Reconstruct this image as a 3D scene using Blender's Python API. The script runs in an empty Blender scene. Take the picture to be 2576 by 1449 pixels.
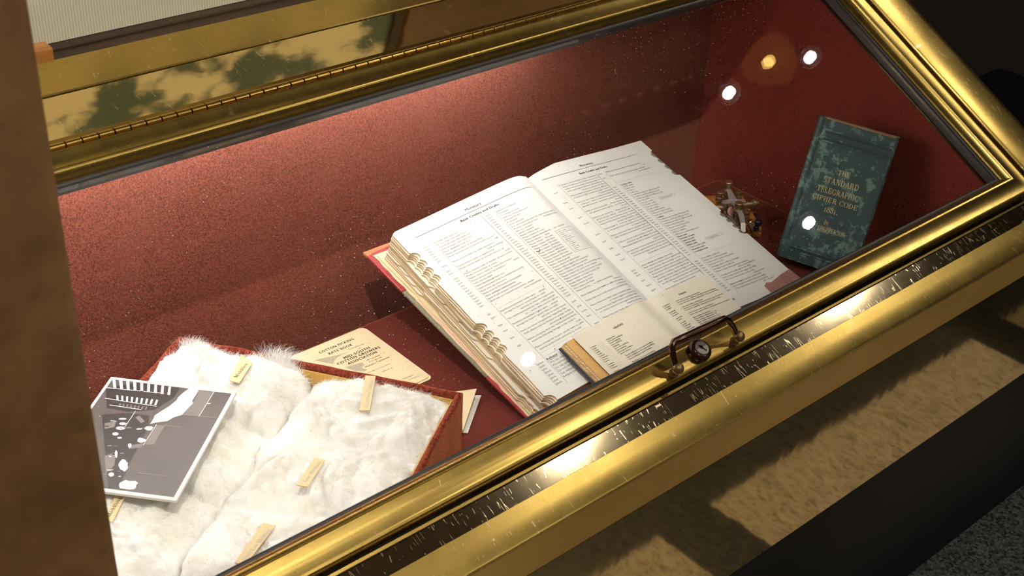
import bpy, math, random
from mathutils import Vector, Matrix, noise

# ------------------------------------------------------------------ camera, world, exposure
SC = bpy.context.scene
COL = SC.collection
R = math.radians
IMG_W, IMG_H, FOC = 2576.0, 1449.0, 3268.47
CAM = Vector((0.0, 0.0, 1.59073))
_yaw, _pit, _rol = R(47.12289), R(31.49944), R(-2.77432)
FWD = Vector((math.cos(_pit)*math.cos(_yaw), math.cos(_pit)*math.sin(_yaw), -math.sin(_pit)))
_rt = Vector((math.sin(_yaw), -math.cos(_yaw), 0.0))
_dn = FWD.cross(_rt)
RGT = _rt*math.cos(_rol) + _dn*math.sin(_rol)
DWN = -_rt*math.sin(_rol) + _dn*math.cos(_rol)

cd = bpy.data.cameras.new('camera')
cam = bpy.data.objects.new('camera', cd)
COL.objects.link(cam)
cam.matrix_world = Matrix(((RGT.x, -DWN.x, -FWD.x, CAM.x), (RGT.y, -DWN.y, -FWD.y, CAM.y),
                           (RGT.z, -DWN.z, -FWD.z, CAM.z), (0, 0, 0, 1)))
cd.sensor_width = 36.0
cd.lens = FOC/IMG_W*36.0
cd.clip_start = 0.02
cd.dof.use_dof = True
cd.dof.focus_distance = 1.52
cd.dof.aperture_fstop = 22.0
SC.camera = cam

SC.view_settings.view_transform = 'Standard'
SC.view_settings.look = 'None'
SC.view_settings.gamma = 1.0
SC.view_settings.use_curve_mapping = False
SC.view_settings.exposure = 0.0
try:
    SC.cycles.use_denoising = True
    SC.cycles.max_bounces = 10
    SC.cycles.transparent_max_bounces = 12
    SC.cycles.sample_clamp_indirect = 6.0
except Exception:
    pass

wd = bpy.data.worlds.new('world')
SC.world = wd
wd.use_nodes = True
wd.node_tree.nodes['Background'].inputs[0].default_value = (1.0, 0.86, 0.68, 1)
wd.node_tree.nodes['Background'].inputs[1].default_value = 0.06


def ray(px, py):
    return RGT*((px-IMG_W/2)/FOC) + DWN*((py-IMG_H/2)/FOC) + FWD


def on_plane(px, py, P, N):
    d = ray(px, py)
    return CAM + d*((Vector(P)-CAM).dot(N)/d.dot(N))


def at_z(px, py, z):
    return on_plane(px, py, Vector((0, 0, z)), Vector((0, 0, 1)))


# ------------------------------------------------------------------ materials
def newmat(name):
    m = bpy.data.materials.new(name)
    m.use_nodes = True
    nt = m.node_tree
    b = nt.nodes['Principled BSDF']
    return m, nt, b


def N(nt, typ, **kw):
    n = nt.nodes.new(typ)
    for k, v in kw.items():
        if k.startswith('i_'):
            n.inputs[k[2:].replace('_', ' ')].default_value = v
        else:
            setattr(n, k, v)
    return n


def L(nt, a, b):
    nt.links.new(a, b)


def coords(nt, scale=(1, 1, 1), rot=(0, 0, 0), kind='Object'):
    tc = N(nt, 'ShaderNodeTexCoord')
    mp = N(nt, 'ShaderNodeMapping')
    mp.inputs['Scale'].default_value = scale
    mp.inputs['Rotation'].default_value = rot
    L(nt, tc.outputs[kind], mp.inputs[0])
    return mp.outputs[0]


def tex_noise(nt, vec, scale, detail=3, rough=0.5):
    n = N(nt, 'ShaderNodeTexNoise')
    n.inputs['Scale'].default_value = scale
    n.inputs['Detail'].default_value = detail
    n.inputs['Roughness'].default_value = rough
    L(nt, vec, n.inputs['Vector'])
    return n.outputs['Fac']


def ramp(nt, fac, stops):
    r = N(nt, 'ShaderNodeValToRGB')
    el = r.color_ramp.elements
    while len(el) < len(stops):
        el.new(0.5)
    for e, (p, c) in zip(el, stops):
        e.position = p
        e.color = (c, c, c, 1) if isinstance(c, (int, float)) else (c[0], c[1], c[2], 1)
    L(nt, fac, r.inputs[0])
    return r.outputs[0]


def math_n(nt, op, a, b=None):
    n = N(nt, 'ShaderNodeMath', operation=op)
    for i, x in enumerate((a, b)):
        if x is None:
            continue
        if isinstance(x, (int, float)):
            n.inputs[i].default_value = x
        else:
            L(nt, x, n.inputs[i])
    return n.outputs[0]


def mixc(nt, fac, a, b):
    n = N(nt, 'ShaderNodeMix', data_type='RGBA')
    if isinstance(fac, (int, float)):
        n.inputs[0].default_value = fac
    else:
        L(nt, fac, n.inputs[0])
    for s, x in ((6, a), (7, b)):
        if isinstance(x, tuple):
            n.inputs[s].default_value = (x[0], x[1], x[2], 1)
        else:
            L(nt, x, n.inputs[s])
    return n.outputs[2]


def bump(nt, h, strength, dist, bsdf):
    b = N(nt, 'ShaderNodeBump')
    b.inputs['Strength'].default_value = strength
    b.inputs['Distance'].default_value = dist
    L(nt, h, b.inputs['Height'])
    L(nt, b.outputs[0], bsdf.inputs['Normal'])
    return b


def plain(name, col, rough=0.6, metal=0.0, var=0.0, vscale=40, spec=0.5, bmp=0.0, bscale=300, sheen=0):
    m, nt, b = newmat(name)
    b.inputs['Base Color'].default_value = (*col, 1)
    b.inputs['Roughness'].default_value = rough
    b.inputs['Metallic'].default_value = metal
    b.inputs['Specular IOR Level'].default_value = spec
    if sheen:
        b.inputs['Sheen Weight'].default_value = sheen
    v = coords(nt)
    if var:
        f = tex_noise(nt, v, vscale, 4, 0.6)
        c = mixc(nt, f, tuple(x*(1-var) for x in col), tuple(min(1, x*(1+var)) for x in col))
        L(nt, c, b.inputs['Base Color'])
    if bmp:
        bump(nt, tex_noise(nt, v, bscale, 3), bmp, 0.001, b)
    return m


def scratch_mask(nt, dens=0.60, scale=60):
    """thin straight scratches lying in random directions, as a 0..1 mask"""
    out = None
    for i, (rz, st) in enumerate((((0.3, 0.2, 0.5), (1, 0.10, 0.10)), ((0.1, -0.3, 1.3), (1, 0.14, 0.14)),
                                  ((-0.2, 0.4, 2.4), (1, 0.08, 0.08)))):
        v = coords(nt, tuple(x*scale*(0.8+0.3*i) for x in st), rz)
        vo = N(nt, 'ShaderNodeTexVoronoi', feature='DISTANCE_TO_EDGE')
        vo.inputs['Scale'].default_value = 1.0
        vo.inputs['Randomness'].default_value = 1.0
        L(nt, v, vo.inputs['Vector'])
        line = math_n(nt, 'LESS_THAN', vo.outputs['Distance'], 0.011)
        v2 = coords(nt)
        m = math_n(nt, 'GREATER_THAN', tex_noise(nt, v2, 45+17*i, 2), dens)
        f = math_n(nt, 'MULTIPLY', line, m)
        out = f if out is None else math_n(nt, 'MAXIMUM', out, f)
    v3 = coords(nt)
    vf = N(nt, 'ShaderNodeTexVoronoi')
    vf.inputs['Scale'].default_value = 190
    L(nt, v3, vf.inputs['Vector'])
    fk = math_n(nt, 'LESS_THAN', vf.outputs['Distance'], 0.13)
    fm = math_n(nt, 'GREATER_THAN', tex_noise(nt, v3, 60, 2), dens+0.02)
    return math_n(nt, 'MAXIMUM', out, math_n(nt, 'MULTIPLY', fk, fm))


def brass(name, col=(0.60, 0.40, 0.125), rough=0.28, scr=0.6, sdens=0.58, wavy=0.0, brushed=True, sscale=60, metal=1.0):
    m, nt, b = newmat(name)
    b.inputs['Metallic'].default_value = metal
    v = coords(nt)
    vb = coords(nt, (3.0, 600, 600))
    f1 = tex_noise(nt, v, 9, 4, 0.6)
    c = mixc(nt, f1, tuple(x*0.86 for x in col), tuple(min(1, x*1.12) for x in col))
    s = scratch_mask(nt, sdens, sscale)
    c2 = mixc(nt, math_n(nt, 'MULTIPLY', s, scr), c, (0.95, 0.80, 0.52))
    L(nt, c2, b.inputs['Base Color'])
    r0 = ramp(nt, tex_noise(nt, v, 28, 4, 0.65), [(0.3, rough*0.93), (0.7, rough*1.1)])
    r1 = math_n(nt, 'ADD', r0, math_n(nt, 'MULTIPLY', s, 0.15*scr))
    L(nt, r1, b.inputs['Roughness'])
    h = math_n(nt, 'MULTIPLY', s, 0.22*scr)
    if brushed:
        h = math_n(nt, 'ADD', h, math_n(nt, 'MULTIPLY', tex_noise(nt, vb, 1.0, 2), 0.35))
    bp = bump(nt, h, 0.06, 0.0004, b)
    if wavy:
        vw = coords(nt, (1.0, 1.0, 0.55), (0, 0.5, 0))
        b2 = N(nt, 'ShaderNodeBump')
        b2.inputs['Strength'].default_value = 1.0
        b2.inputs['Distance'].default_value = wavy
        L(nt, tex_noise(nt, vw, 26, 2, 0.5), b2.inputs['Height'])
        L(nt, b2.outputs[0], bp.inputs['Normal'])
    return m


def velvet(name, col, hi, grain=330, sheen=0.6, con=(0.30, 1.75), tint=(1.0, 0.36, 0.16)):
    m, nt, b = newmat(name)
    v = coords(nt)
    f = tex_noise(nt, v, grain, 2, 0.7)
    g = tex_noise(nt, v, 14, 4, 0.6)
    c1 = mixc(nt, ramp(nt, f, [(0.32, 0.0), (0.68, 1.0)]), tuple(x*con[0] for x in col), tuple(x*con[1] for x in col))
    c2 = mixc(nt, ramp(nt, g, [(0.35, 0.0), (0.7, 0.35)]), c1, hi)
    L(nt, c2, b.inputs['Base Color'])
    b.inputs['Roughness'].default_value = 0.95
    b.inputs['Specular IOR Level'].default_value = 0.08
    b.inputs['Sheen Weight'].default_value = sheen
    b.inputs['Sheen Roughness'].default_value = 0.35
    b.inputs['Sheen Tint'].default_value = (*tint, 1)
    bump(nt, f, 0.7, 0.0012, b)
    return m


def paper(name, col, var=0.04, edge=None):
    m, nt, b = newmat(name)
    v = coords(nt)
    f = tex_noise(nt, v, 30, 5, 0.6)
    c = mixc(nt, f, tuple(x*(1-var) for x in col), tuple(min(1, x*(1+var)) for x in col))
    L(nt, c, b.inputs['Base Color'])
    b.inputs['Roughness'].default_value = 0.85
    b.inputs['Specular IOR Level'].default_value = 0.2
    return m


def page_edges(name, c0, c1, axis_rot=(0, 0, 0), scale=1500):
    """a stack of leaf edges: fine layered stripes across the stack"""
    m, nt, b = newmat(name)
    v = coords(nt, (5, 5, scale), axis_rot)
    f = tex_noise(nt, v, 1.0, 2, 0.6)
    v2 = coords(nt)
    g = tex_noise(nt, v2, 60, 3)
    c = mixc(nt, ramp(nt, f, [(0.35, 0.0), (0.6, 1.0)]), c0, c1)
    c = mixc(nt, ramp(nt, g, [(0.5, 0.0), (0.8, 0.5)]), c, tuple(x*0.62 for x in c0))
    L(nt, c, b.inputs['Base Color'])
    b.inputs['Roughness'].default_value = 0.9
    bump(nt, f, 0.35, 0.0004, b)
    return m


def wood(name, c0, c1, scale=30, rough=0.45):
    m, nt, b = newmat(name)
    v = coords(nt, (3, 22, 22))
    f = tex_noise(nt, v, scale*0.12, 5, 0.6)
    c = mixc(nt, ramp(nt, f, [(0.3, 0.0), (0.7, 1.0)]), c0, c1)
    L(nt, c, b.inputs['Base Color'])
    b.inputs['Roughness'].default_value = rough
    bump(nt, f, 0.2, 0.0005, b)
    return m


M = {}
M['brass_rail'] = brass('lid brass', (0.56, 0.39, 0.105), 0.27, 0.30, 0.67)
M['brass_satin'] = brass('satin brass', (0.55, 0.38, 0.100), 0.27, 0.5, 0.64)
M['brass_polish'] = brass('polished brass', (0.48, 0.39, 0.24), 0.085, 0.8, 0.57, brushed=False, sscale=110)
M['brass_mirror'] = brass('mirror brass', (0.66, 0.48, 0.20), 0.05, 0.10, 0.72, wavy=0.00012, brushed=False)
M['brass_ledge'] = brass('ledge mirror brass', (0.74, 0.58, 0.27), 0.06, 0.8, 0.62, wavy=0.00022, brushed=False)
M['brass_gold'] = brass('gold band brass', (0.66, 0.42, 0.095), 0.40, 0.2, 0.70, metal=0.45)
M['brass_hinge'] = brass('hinge brass', (0.58, 0.36, 0.09), 0.22, 0.1, 0.8, brushed=False)
M['brass_old'] = plain('tarnished brass', (0.42, 0.29, 0.15), 0.40, 0.8, 0.35, 120)
M['bronze'] = plain('dark bronze', (0.20, 0.12, 0.085), 0.25, 1.0, 0.4, 90)
M['steel'] = plain('worn steel', (0.55, 0.52, 0.49), 0.45, 0.6, 0.15, 80)
M['nickel'] = plain('dull nickel', (0.42, 0.39, 0.36), 0.42, 0.7, 0.2, 140)
M['gasket'] = plain('rubber gasket', (0.036, 0.030, 0.028), 0.42, 0.0, 0.25, 60)
M['gasket_grey'] = plain('grey vinyl gasket', (0.20, 0.19, 0.20), 0.30, 0.0, 0.2, 60)
M['black'] = plain('black laminate', (0.008, 0.0075, 0.008), 0.55, 0.0, 0.2, 20, spec=0.2)
M['lockred'] = plain('oxblood lock collar', (0.055, 0.012, 0.010), 0.18)
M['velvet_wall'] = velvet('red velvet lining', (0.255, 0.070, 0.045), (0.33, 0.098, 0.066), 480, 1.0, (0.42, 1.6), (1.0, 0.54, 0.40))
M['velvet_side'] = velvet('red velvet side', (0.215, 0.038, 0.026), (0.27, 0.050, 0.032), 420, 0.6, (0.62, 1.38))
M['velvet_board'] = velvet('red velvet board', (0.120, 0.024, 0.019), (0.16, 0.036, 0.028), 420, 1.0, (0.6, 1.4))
M['velvet_tray'] = velvet('tray velvet', (0.190, 0.034, 0.020), (0.25, 0.05, 0.028), 330, 1.0)
M['page'] = paper('book page', (0.75, 0.745, 0.71), 0.03)
M['page_warm'] = paper('book page warm', (0.78, 0.74, 0.65), 0.05)
M['page_small'] = paper('small book page', (0.76, 0.70, 0.58), 0.06)
M['page_brown'] = paper('sunned page', (0.62, 0.38, 0.14), 0.35)
M['edges'] = page_edges('leaf edges', (0.46, 0.33, 0.15), (0.76, 0.62, 0.38), (R(-16), 0, 0), 2000)
M['edges_small'] = page_edges('small leaf edges', (0.42, 0.25, 0.10), (0.78, 0.60, 0.34), (R(-16), 0, 0), 2600)
M['card'] = paper('buff card', (0.76, 0.63, 0.40), 0.04)
M['tag'] = paper('tag card', (0.74, 0.58, 0.34), 0.08)
M['whitecard'] = paper('white card', (0.80, 0.78, 0.74), 0.03)
M['pinkpaper'] = paper('pink endpaper', (0.80, 0.50, 0.42), 0.05)
M['ink'] = plain('ink', (0.20, 0.20, 0.19), 0.9)
M['ink_dark'] = plain('black ink', (0.025, 0.024, 0.022), 0.9)
M['ink_faint'] = plain('faded blue ink', (0.42, 0.46, 0.48), 0.9)
M['gilt'] = plain('gilt lettering', (0.98, 0.72, 0.30), 0.35, 0.12, 0.12, 300)
M['leather_red'] = plain('red leather', (0.36, 0.035, 0.045), 0.38, 0.0, 0.5, 60, bmp=0.3)
M['leather_worn'] = plain('worn orange leather', (0.50, 0.19, 0.08), 0.6, 0.0, 0.4, 60)
M['leather_pink'] = plain('faded pink leather', (0.36, 0.16, 0.13), 0.6, 0.0, 0.5, 90)
M['cloth_grey'] = plain('grey green cloth', (0.24, 0.225, 0.15), 0.9, 0.0, 0.7, 420, bmp=0.5)
M['navy'] = plain('navy cloth', (0.030, 0.032, 0.055), 0.8, 0.0, 0.9, 300, bmp=0.5)
M['lining'] = plain('yellow tray lining', (0.62, 0.36, 0.08), 0.7, 0.0, 0.2, 50)
M['wood_key'] = wood('key base wood', (0.30, 0.10, 0.025), (0.62, 0.26, 0.07), 40)
M['wood_trim'] = wood('dark wood trim', (0.022, 0.010, 0.005), (0.060, 0.030, 0.012), 20, 0.6)
M['wood_block'] = wood('orange wood block', (0.36, 0.14, 0.03), (0.55, 0.25, 0.07), 25)
M['knob_black'] = plain('black knob', (0.012, 0.013, 0.017), 0.25)
M['dust'] = plain('debris', (0.22, 0.11, 0.05), 0.9)


def mat_cotton():
    m, nt, b = newmat('raw cotton')
    v = coords(nt)
    f = tex_noise(nt, v, 24, 6, 0.65)
    g = tex_noise(nt, v, 260, 4, 0.7)
    c = mixc(nt, ramp(nt, f, [(0.35, 0.0), (0.6, 1.0)]), (0.84, 0.80, 0.72), (0.93, 0.93, 0.92))
    vo = N(nt, 'ShaderNodeTexVoronoi')
    vo.inputs['Scale'].default_value = 90
    L(nt, v, vo.inputs['Vector'])
    speck = math_n(nt, 'LESS_THAN', vo.outputs['Distance'], 0.055)
    pick = math_n(nt, 'GREATER_THAN', tex_noise(nt, v, 37, 1), 0.58)
    c = mixc(nt, math_n(nt, 'MULTIPLY', speck, pick), c, (0.22, 0.13, 0.07))
    L(nt, c, b.inputs['Base Color'])
    b.inputs['Roughness'].default_value = 1.0
    b.inputs['Specular IOR Level'].default_value = 0.05
    b.inputs['Subsurface Weight'].default_value = 0.6
    b.inputs['Subsurface Radius'].default_value = (1.0, 0.9, 0.75)
    b.inputs['Subsurface Scale'].default_value = 0.006
    hh = math_n(nt, 'ADD', math_n(nt, 'MULTIPLY', g, 0.5), tex_noise(nt, v, 90, 5, 0.7))
    bump(nt, hh, 0.35, 0.0015, b)
    return m


M['cotton'] = mat_cotton()
M['fibre'] = plain('cotton fibre', (0.90, 0.88, 0.84), 1.0, spec=0.05)


def mat_greencloth():
    m, nt, b = newmat('mottled green cloth')
    v = coords(nt)
    f = tex_noise(nt, v, 75, 8, 0.72)
    g = tex_noise(nt, v, 16, 3, 0.6)
    k = math_n(nt, 'ADD', math_n(nt, 'MULTIPLY', f, 0.75), math_n(nt, 'MULTIPLY', g, 0.25))
    c = mixc(nt, ramp(nt, k, [(0.52, 0.0), (0.565, 1.0)]), (0.044, 0.088, 0.088), (0.150, 0.275, 0.235))
    L(nt, c, b.inputs['Base Color'])
    b.inputs['Roughness'].default_value = 0.5
    bump(nt, tex_noise(nt, v, 900, 2), 0.25, 0.0004, b)
    return m


M['green'] = mat_greencloth()


def mat_stone():
    m, nt, b = newmat('brown stone')
    v = coords(nt)
    f = tex_noise(nt, v, 16, 6, 0.62)
    g = tex_noise(nt, v, 55, 4, 0.6)
    c = mixc(nt, ramp(nt, f, [(0.3, 0.0), (0.7, 1.0)]), (0.13, 0.060, 0.017), (0.27, 0.135, 0.045))
    c = mixc(nt, ramp(nt, g, [(0.52, 0.0), (0.72, 0.55)]), c, (0.12, 0.055, 0.02))
    L(nt, c, b.inputs['Base Color'])
    b.inputs['Roughness'].default_value = 0.7
    bump(nt, g, 0.4, 0.002, b)
    return m


M['stone'] = mat_stone()


def mat_terrazzo(name, base, chips):
    m, nt, b = newmat(name)
    v = coords(nt)
    vo = N(nt, 'ShaderNodeTexVoronoi')
    vo.inputs['Scale'].default_value = 230
    L(nt, v, vo.inputs['Vector'])
    sep = N(nt, 'ShaderNodeSeparateColor')
    L(nt, vo.outputs['Color'], sep.inputs[0])
    c = mixc(nt, ramp(nt, sep.outputs[0], [(0.55, 0.0), (0.7, 1.0)]), base, chips)
    c = mixc(nt, ramp(nt, sep.outputs[1], [(0.75, 0.0), (0.8, 1.0)]), c, tuple(x*0.3 for x in base))
    L(nt, c, b.inputs['Base Color'])
    b.inputs['Roughness'].default_value = 0.4
    return m


M['terrazzo_dark'] = mat_terrazzo('dark terrazzo', (0.050, 0.050, 0.050), (0.10, 0.10, 0.098))
M['terrazzo_tan'] = mat_terrazzo('pale terrazzo', (0.62, 0.54, 0.44), (0.74, 0.66, 0.55))
M['wall_dark'] = plain('dark brown wall', (0.050, 0.038, 0.030), 0.8, 0, 0.15, 10)
M['wall_tan'] = plain('tan plaster', (0.42, 0.33, 0.22), 0.85, 0, 0.1, 4)
M['ceiling'] = plain('ceiling paint', (0.50, 0.43, 0.33), 0.9, 0, 0.05, 3)
M['housing'] = plain('black lamp housing', (0.02, 0.02, 0.02), 0.4)


def mat_emit(name, col, s):
    m, nt, b = newmat(name)
    b.inputs['Base Color'].default_value = (0, 0, 0, 1)
    b.inputs['Emission Color'].default_value = (*col, 1)
    b.inputs['Emission Strength'].default_value = s
    return m


M['panel_glow'] = mat_emit('fill panel diffuser', (1.0, 0.92, 0.78), 8.5)  # glow of the ceiling panels added to fill the closed room
M['amber'] = mat_emit('amber glass', (0.95, 0.27, 0.04), 0.35)
M['amber_bulb'] = mat_emit('amber bulb', (1.0, 0.60, 0.15), 14)
M['bulb'] = mat_emit('lamp lens', (1.0, 0.92, 0.80), 220)
M['tube'] = mat_emit('tube lamp', (0.92, 0.97, 1.0), 45)


def mat_ribbed():
    m, nt, b = newmat('ribbed translucent sheet')
    v = coords(nt)
    w = N(nt, 'ShaderNodeTexWave', wave_type='BANDS', bands_direction='X')
    w.inputs['Scale'].default_value = 95
    w.inputs['Distortion'].default_value = 0.0
    L(nt, v, w.inputs['Vector'])
    c = mixc(nt, w.outputs['Fac'], (0.62, 0.58, 0.42), (0.76, 0.73, 0.57))
    L(nt, c, b.inputs['Base Color'])
    b.inputs['Roughness'].default_value = 0.45
    bump(nt, w.outputs['Fac'], 0.5, 0.001, b)
    return m


M['ribbed'] = mat_ribbed()


def mat_mural():
    m, nt, b = newmat('printed map panel')
    v = coords(nt, (2.2, 1, 4.5), (0, 0.35, 0))
    f = tex_noise(nt, v, 1.6, 7, 0.62)
    c = mixc(nt, ramp(nt, f, [(0.485, 0.0), (0.52, 1.0)]), (0.80, 0.70, 0.48), (0.07, 0.105, 0.075))
    L(nt, c, b.inputs['Base Color'])
    b.inputs['Roughness'].default_value = 0.5
    return m


M['mural'] = mat_mural()


def mat_glass():
    m, nt, b = newmat('dusty pane')
    nt.nodes.remove(b)
    out = nt.nodes['Material Output']
    ge = N(nt, 'ShaderNodeNewGeometry')
    dp = N(nt, 'ShaderNodeVectorMath', operation='DOT_PRODUCT')
    L(nt, ge.outputs['Normal'], dp.inputs[0])
    L(nt, ge.outputs['Incoming'], dp.inputs[1])
    k5 = math_n(nt, 'POWER', math_n(nt, 'SUBTRACT', 1.0, math_n(nt, 'ABSOLUTE', dp.outputs['Value'])), 5.0)
    schlick = math_n(nt, 'ADD', 0.040, math_n(nt, 'MULTIPLY', k5, 0.96))
    tr = N(nt, 'ShaderNodeBsdfTransparent')
    tr.inputs[0].default_value = (0.985, 0.99, 0.985, 1)
    gl = N(nt, 'ShaderNodeBsdfGlossy')
    gl.inputs['Roughness'].default_value = 0.0
    mx = N(nt, 'ShaderNodeMixShader')
    L(nt, schlick, mx.inputs[0])
    L(nt, tr.outputs[0], mx.inputs[1])
    L(nt, gl.outputs[0], mx.inputs[2])
    v = coords(nt)
    vo = N(nt, 'ShaderNodeTexVoronoi')
    vo.inputs['Scale'].default_value = 260
    L(nt, v, vo.inputs['Vector'])
    sep = N(nt, 'ShaderNodeSeparateColor')
    L(nt, vo.outputs['Color'], sep.inputs[0])
    rad = math_n(nt, 'MULTIPLY', sep.outputs[1], 0.14)
    sp = math_n(nt, 'LESS_THAN', vo.outputs['Distance'], rad)
    pick = math_n(nt, 'GREATER_THAN', sep.outputs[0], 0.35)
    patch = ramp(nt, tex_noise(nt, v, 5, 3), [(0.46, 0.06), (0.62, 1.0)])
    d = math_n(nt, 'MULTIPLY', math_n(nt, 'MULTIPLY', sp, pick), math_n(nt, 'MULTIPLY', patch, 0.75))
    df = N(nt, 'ShaderNodeBsdfDiffuse')
    df.inputs[0].default_value = (0.75, 0.72, 0.68, 1)
    m2 = N(nt, 'ShaderNodeMixShader')
    L(nt, d, m2.inputs[0])
    L(nt, mx.outputs[0], m2.inputs[1])
    L(nt, df.outputs[0], m2.inputs[2])
    L(nt, m2.outputs[0], out.inputs[0])
    return m


M['glass'] = mat_glass()


def mat_photo():
    m, nt, b = newmat('grey photograph print')
    v = coords(nt)
    f = tex_noise(nt, v, 22, 5, 0.6)
    c = mixc(nt, f, (0.060, 0.050, 0.047), (0.135, 0.118, 0.112))
    L(nt, c, b.inputs['Base Color'])
    b.inputs['Roughness'].default_value = 0.45
    return m


M['print_grey'] = mat_photo()
M['print_dark'] = plain('print dark', (0.034, 0.029, 0.027), 0.45, 0, 0.3, 90)
M['print_mid'] = plain('print mid grey', (0.19, 0.17, 0.162), 0.45, 0, 0.25, 130)
M['print_light'] = plain('print white', (0.74, 0.72, 0.70), 0.5, 0, 0.08, 120)


def mat_stipple():
    m, nt, b = newmat('stippled card print')
    v = coords(nt)
    f = tex_noise(nt, v, 1300, 2, 0.7)
    c = mixc(nt, ramp(nt, f, [(0.46, 0.0), (0.54, 1.0)]), (0.22, 0.20, 0.17), (0.66, 0.56, 0.38))
    L(nt, c, b.inputs['Base Color'])
    b.inputs['Roughness'].default_value = 0.9
    return m


M['stipple'] = mat_stipple()


# ------------------------------------------------------------------ geometry helpers
class Geo:
    def __init__(s):
        s.v = []
        s.f = []

    def add(s, vs, fs):
        o = len(s.v)
        s.v += [Vector(x) for x in vs]
        s.f += [tuple(i+o for i in f) for f in fs]
        return s

    def box(s, lo, hi):
        (a, b, c), (d, e, f) = lo, hi
        return s.add([(a, b, c), (d, b, c), (d, e, c), (a, e, c), (a, b, f), (d, b, f), (d, e, f), (a, e, f)],
                     [(0, 3, 2, 1), (4, 5, 6, 7), (0, 1, 5, 4), (1, 2, 6, 5), (2, 3, 7, 6), (3, 0, 4, 7)])

    def hexa(s, bottom, top):
        n = len(bottom)
        vs = list(bottom)+list(top)
        fs = [tuple(reversed(range(n))), tuple(range(n, 2*n))]
        fs += [(i, (i+1) % n, n+(i+1) % n, n+i) for i in range(n)]
        return s.add(vs, fs)

    def prism_x(s, prof, x0, x1):
        """closed (Y,Z) profile extruded along X"""
        return s.hexa([(x0, y, z) for y, z in prof], [(x1, y, z) for y, z in prof])

    def tube(s, pts, r, n=10, caps=True):
        pts = [Vector(p) for p in pts]
        rr = r if isinstance(r, (list, tuple)) else [r]*len(pts)
        rings = []
        up = None
        for i, p in enumerate(pts):
            t = (pts[min(i+1, len(pts)-1)]-pts[max(i-1, 0)]).normalized()
            if up is None:
                up = Vector((0, 0, 1)) if abs(t.z) < 0.9 else Vector((1, 0, 0))
            a = t.cross(up).normalized()
            b = a.cross(t).normalized()
            up = b
            rings.append([p+(a*math.cos(2*math.pi*k/n)+b*math.sin(2*math.pi*k/n))*rr[i] for k in range(n)])
        vs = [v for g in rings for v in g]
        fs = []
        for i in range(len(pts)-1):
            for k in range(n):
                fs.append((i*n+k, i*n+(k+1) % n, (i+1)*n+(k+1) % n, (i+1)*n+k))
        if caps:
            fs.append(tuple(reversed(range(n))))
            fs.append(tuple(range((len(pts)-1)*n, len(pts)*n)))
        return s.add(vs, fs)

    def lathe(s, prof, base, axis=(0, 0, 1), n=24):
        """prof: (radius, height) pairs along axis from base"""
        ax = Vector(axis).normalized()
        u = ax.orthogonal().normalized()
        w = ax.cross(u)
        base = Vector(base)
        vs = []
        for r, h in prof:
            for k in range(n):
                an = 2*math.pi*k/n
                vs.append(base+ax*h+(u*math.cos(an)+w*math.sin(an))*r)
        fs = []
        for i in range(len(prof)-1):
            for k in range(n):
                fs.append((i*n+k, i*n+(k+1) % n, (i+1)*n+(k+1) % n, (i+1)*n+k))
        fs.append(tuple(reversed(range(n))))
        fs.append(tuple(range((len(prof)-1)*n, len(prof)*n)))
        return s.add(vs, fs)

    def strip(s, pts, width_dir, w, th):
        """flat bar through pts, w wide along width_dir, th thick"""
        pts = [Vector(p) for p in pts]
        wd_ = Vector(width_dir).normalized()
        vs = []
        for i, p in enumerate(pts):
            t = (pts[min(i+1, len(pts)-1)]-pts[max(i-1, 0)]).normalized()
            nn = t.cross(wd_).normalized()
            ww = w[i] if isinstance(w, (list, tuple)) else w
            for a, b in ((-1, -1), (1, -1), (1, 1), (-1, 1)):
                vs.append(p+wd_*(a*ww/2)+nn*(b*th/2))
        fs = []
        for i in range(len(pts)-1):
            for k in range(4):
                fs.append((i*4+k, i*4+(k+1) % 4, (i+1)*4+(k+1) % 4, (i+1)*4+k))
        fs.append((3, 2, 1, 0))
        m = (len(pts)-1)*4
        fs.append((m, m+1, m+2, m+3))
        return s.add(vs, fs)

    def slab(s, outline, thick):
        """polygon (3D points, planar) thickened downwards along -normal by the vector thick"""
        top = [Vector(p) for p in outline]
        return s.hexa([p+Vector(thick) for p in top], top)


def obj(name, geo, mat, parent=None, root=None, smooth=False, bevel=0.0, seg=2, angle=30):
    """link geo (world coordinates) as one mesh; root is the thing's Empty (coordinates become local to it)"""
    off = Vector(root.location) if root is not None else Vector((0, 0, 0))
    me = bpy.data.meshes.new(name)
    me.from_pydata([tuple(v-off) for v in geo.v], [], geo.f)
    me.validate()
    me.update()
    import bmesh
    bm = bmesh.new()
    bm.from_mesh(me)
    bmesh.ops.recalc_face_normals(bm, faces=bm.faces)
    bm.to_mesh(me)
    bm.free()
    me.materials.append(M[mat] if isinstance(mat, str) else mat)
    o = bpy.data.objects.new(name, me)
    COL.objects.link(o)
    p = parent if parent is not None else root
    if p is not None:
        o.parent = p
    if smooth:
        for f in me.polygons:
            f.use_smooth = True
        try:
            me.set_sharp_from_angle(angle=R(angle))
        except Exception:
            pass
    if bevel:
        b = o.modifiers.new('bevel', 'BEVEL')
        b.width = bevel
        b.segments = seg
        b.limit_method = 'ANGLE'
        b.angle_limit = R(35)
    return o


def flat(name, verts, faces, mat, root=None, parent=None):
    g = Geo()
    g.add(verts, faces)
    off = Vector(root.location) if root is not None else Vector((0, 0, 0))
    me = bpy.data.meshes.new(name)
    me.from_pydata([tuple(v-off) for v in g.v], [], g.f)
    me.update()
    me.materials.append(M[mat] if isinstance(mat, str) else mat)
    o = bpy.data.objects.new(name, me)
    COL.objects.link(o)
    p = parent if parent is not None else root
    if p is not None:
        o.parent = p
    return o


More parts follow.
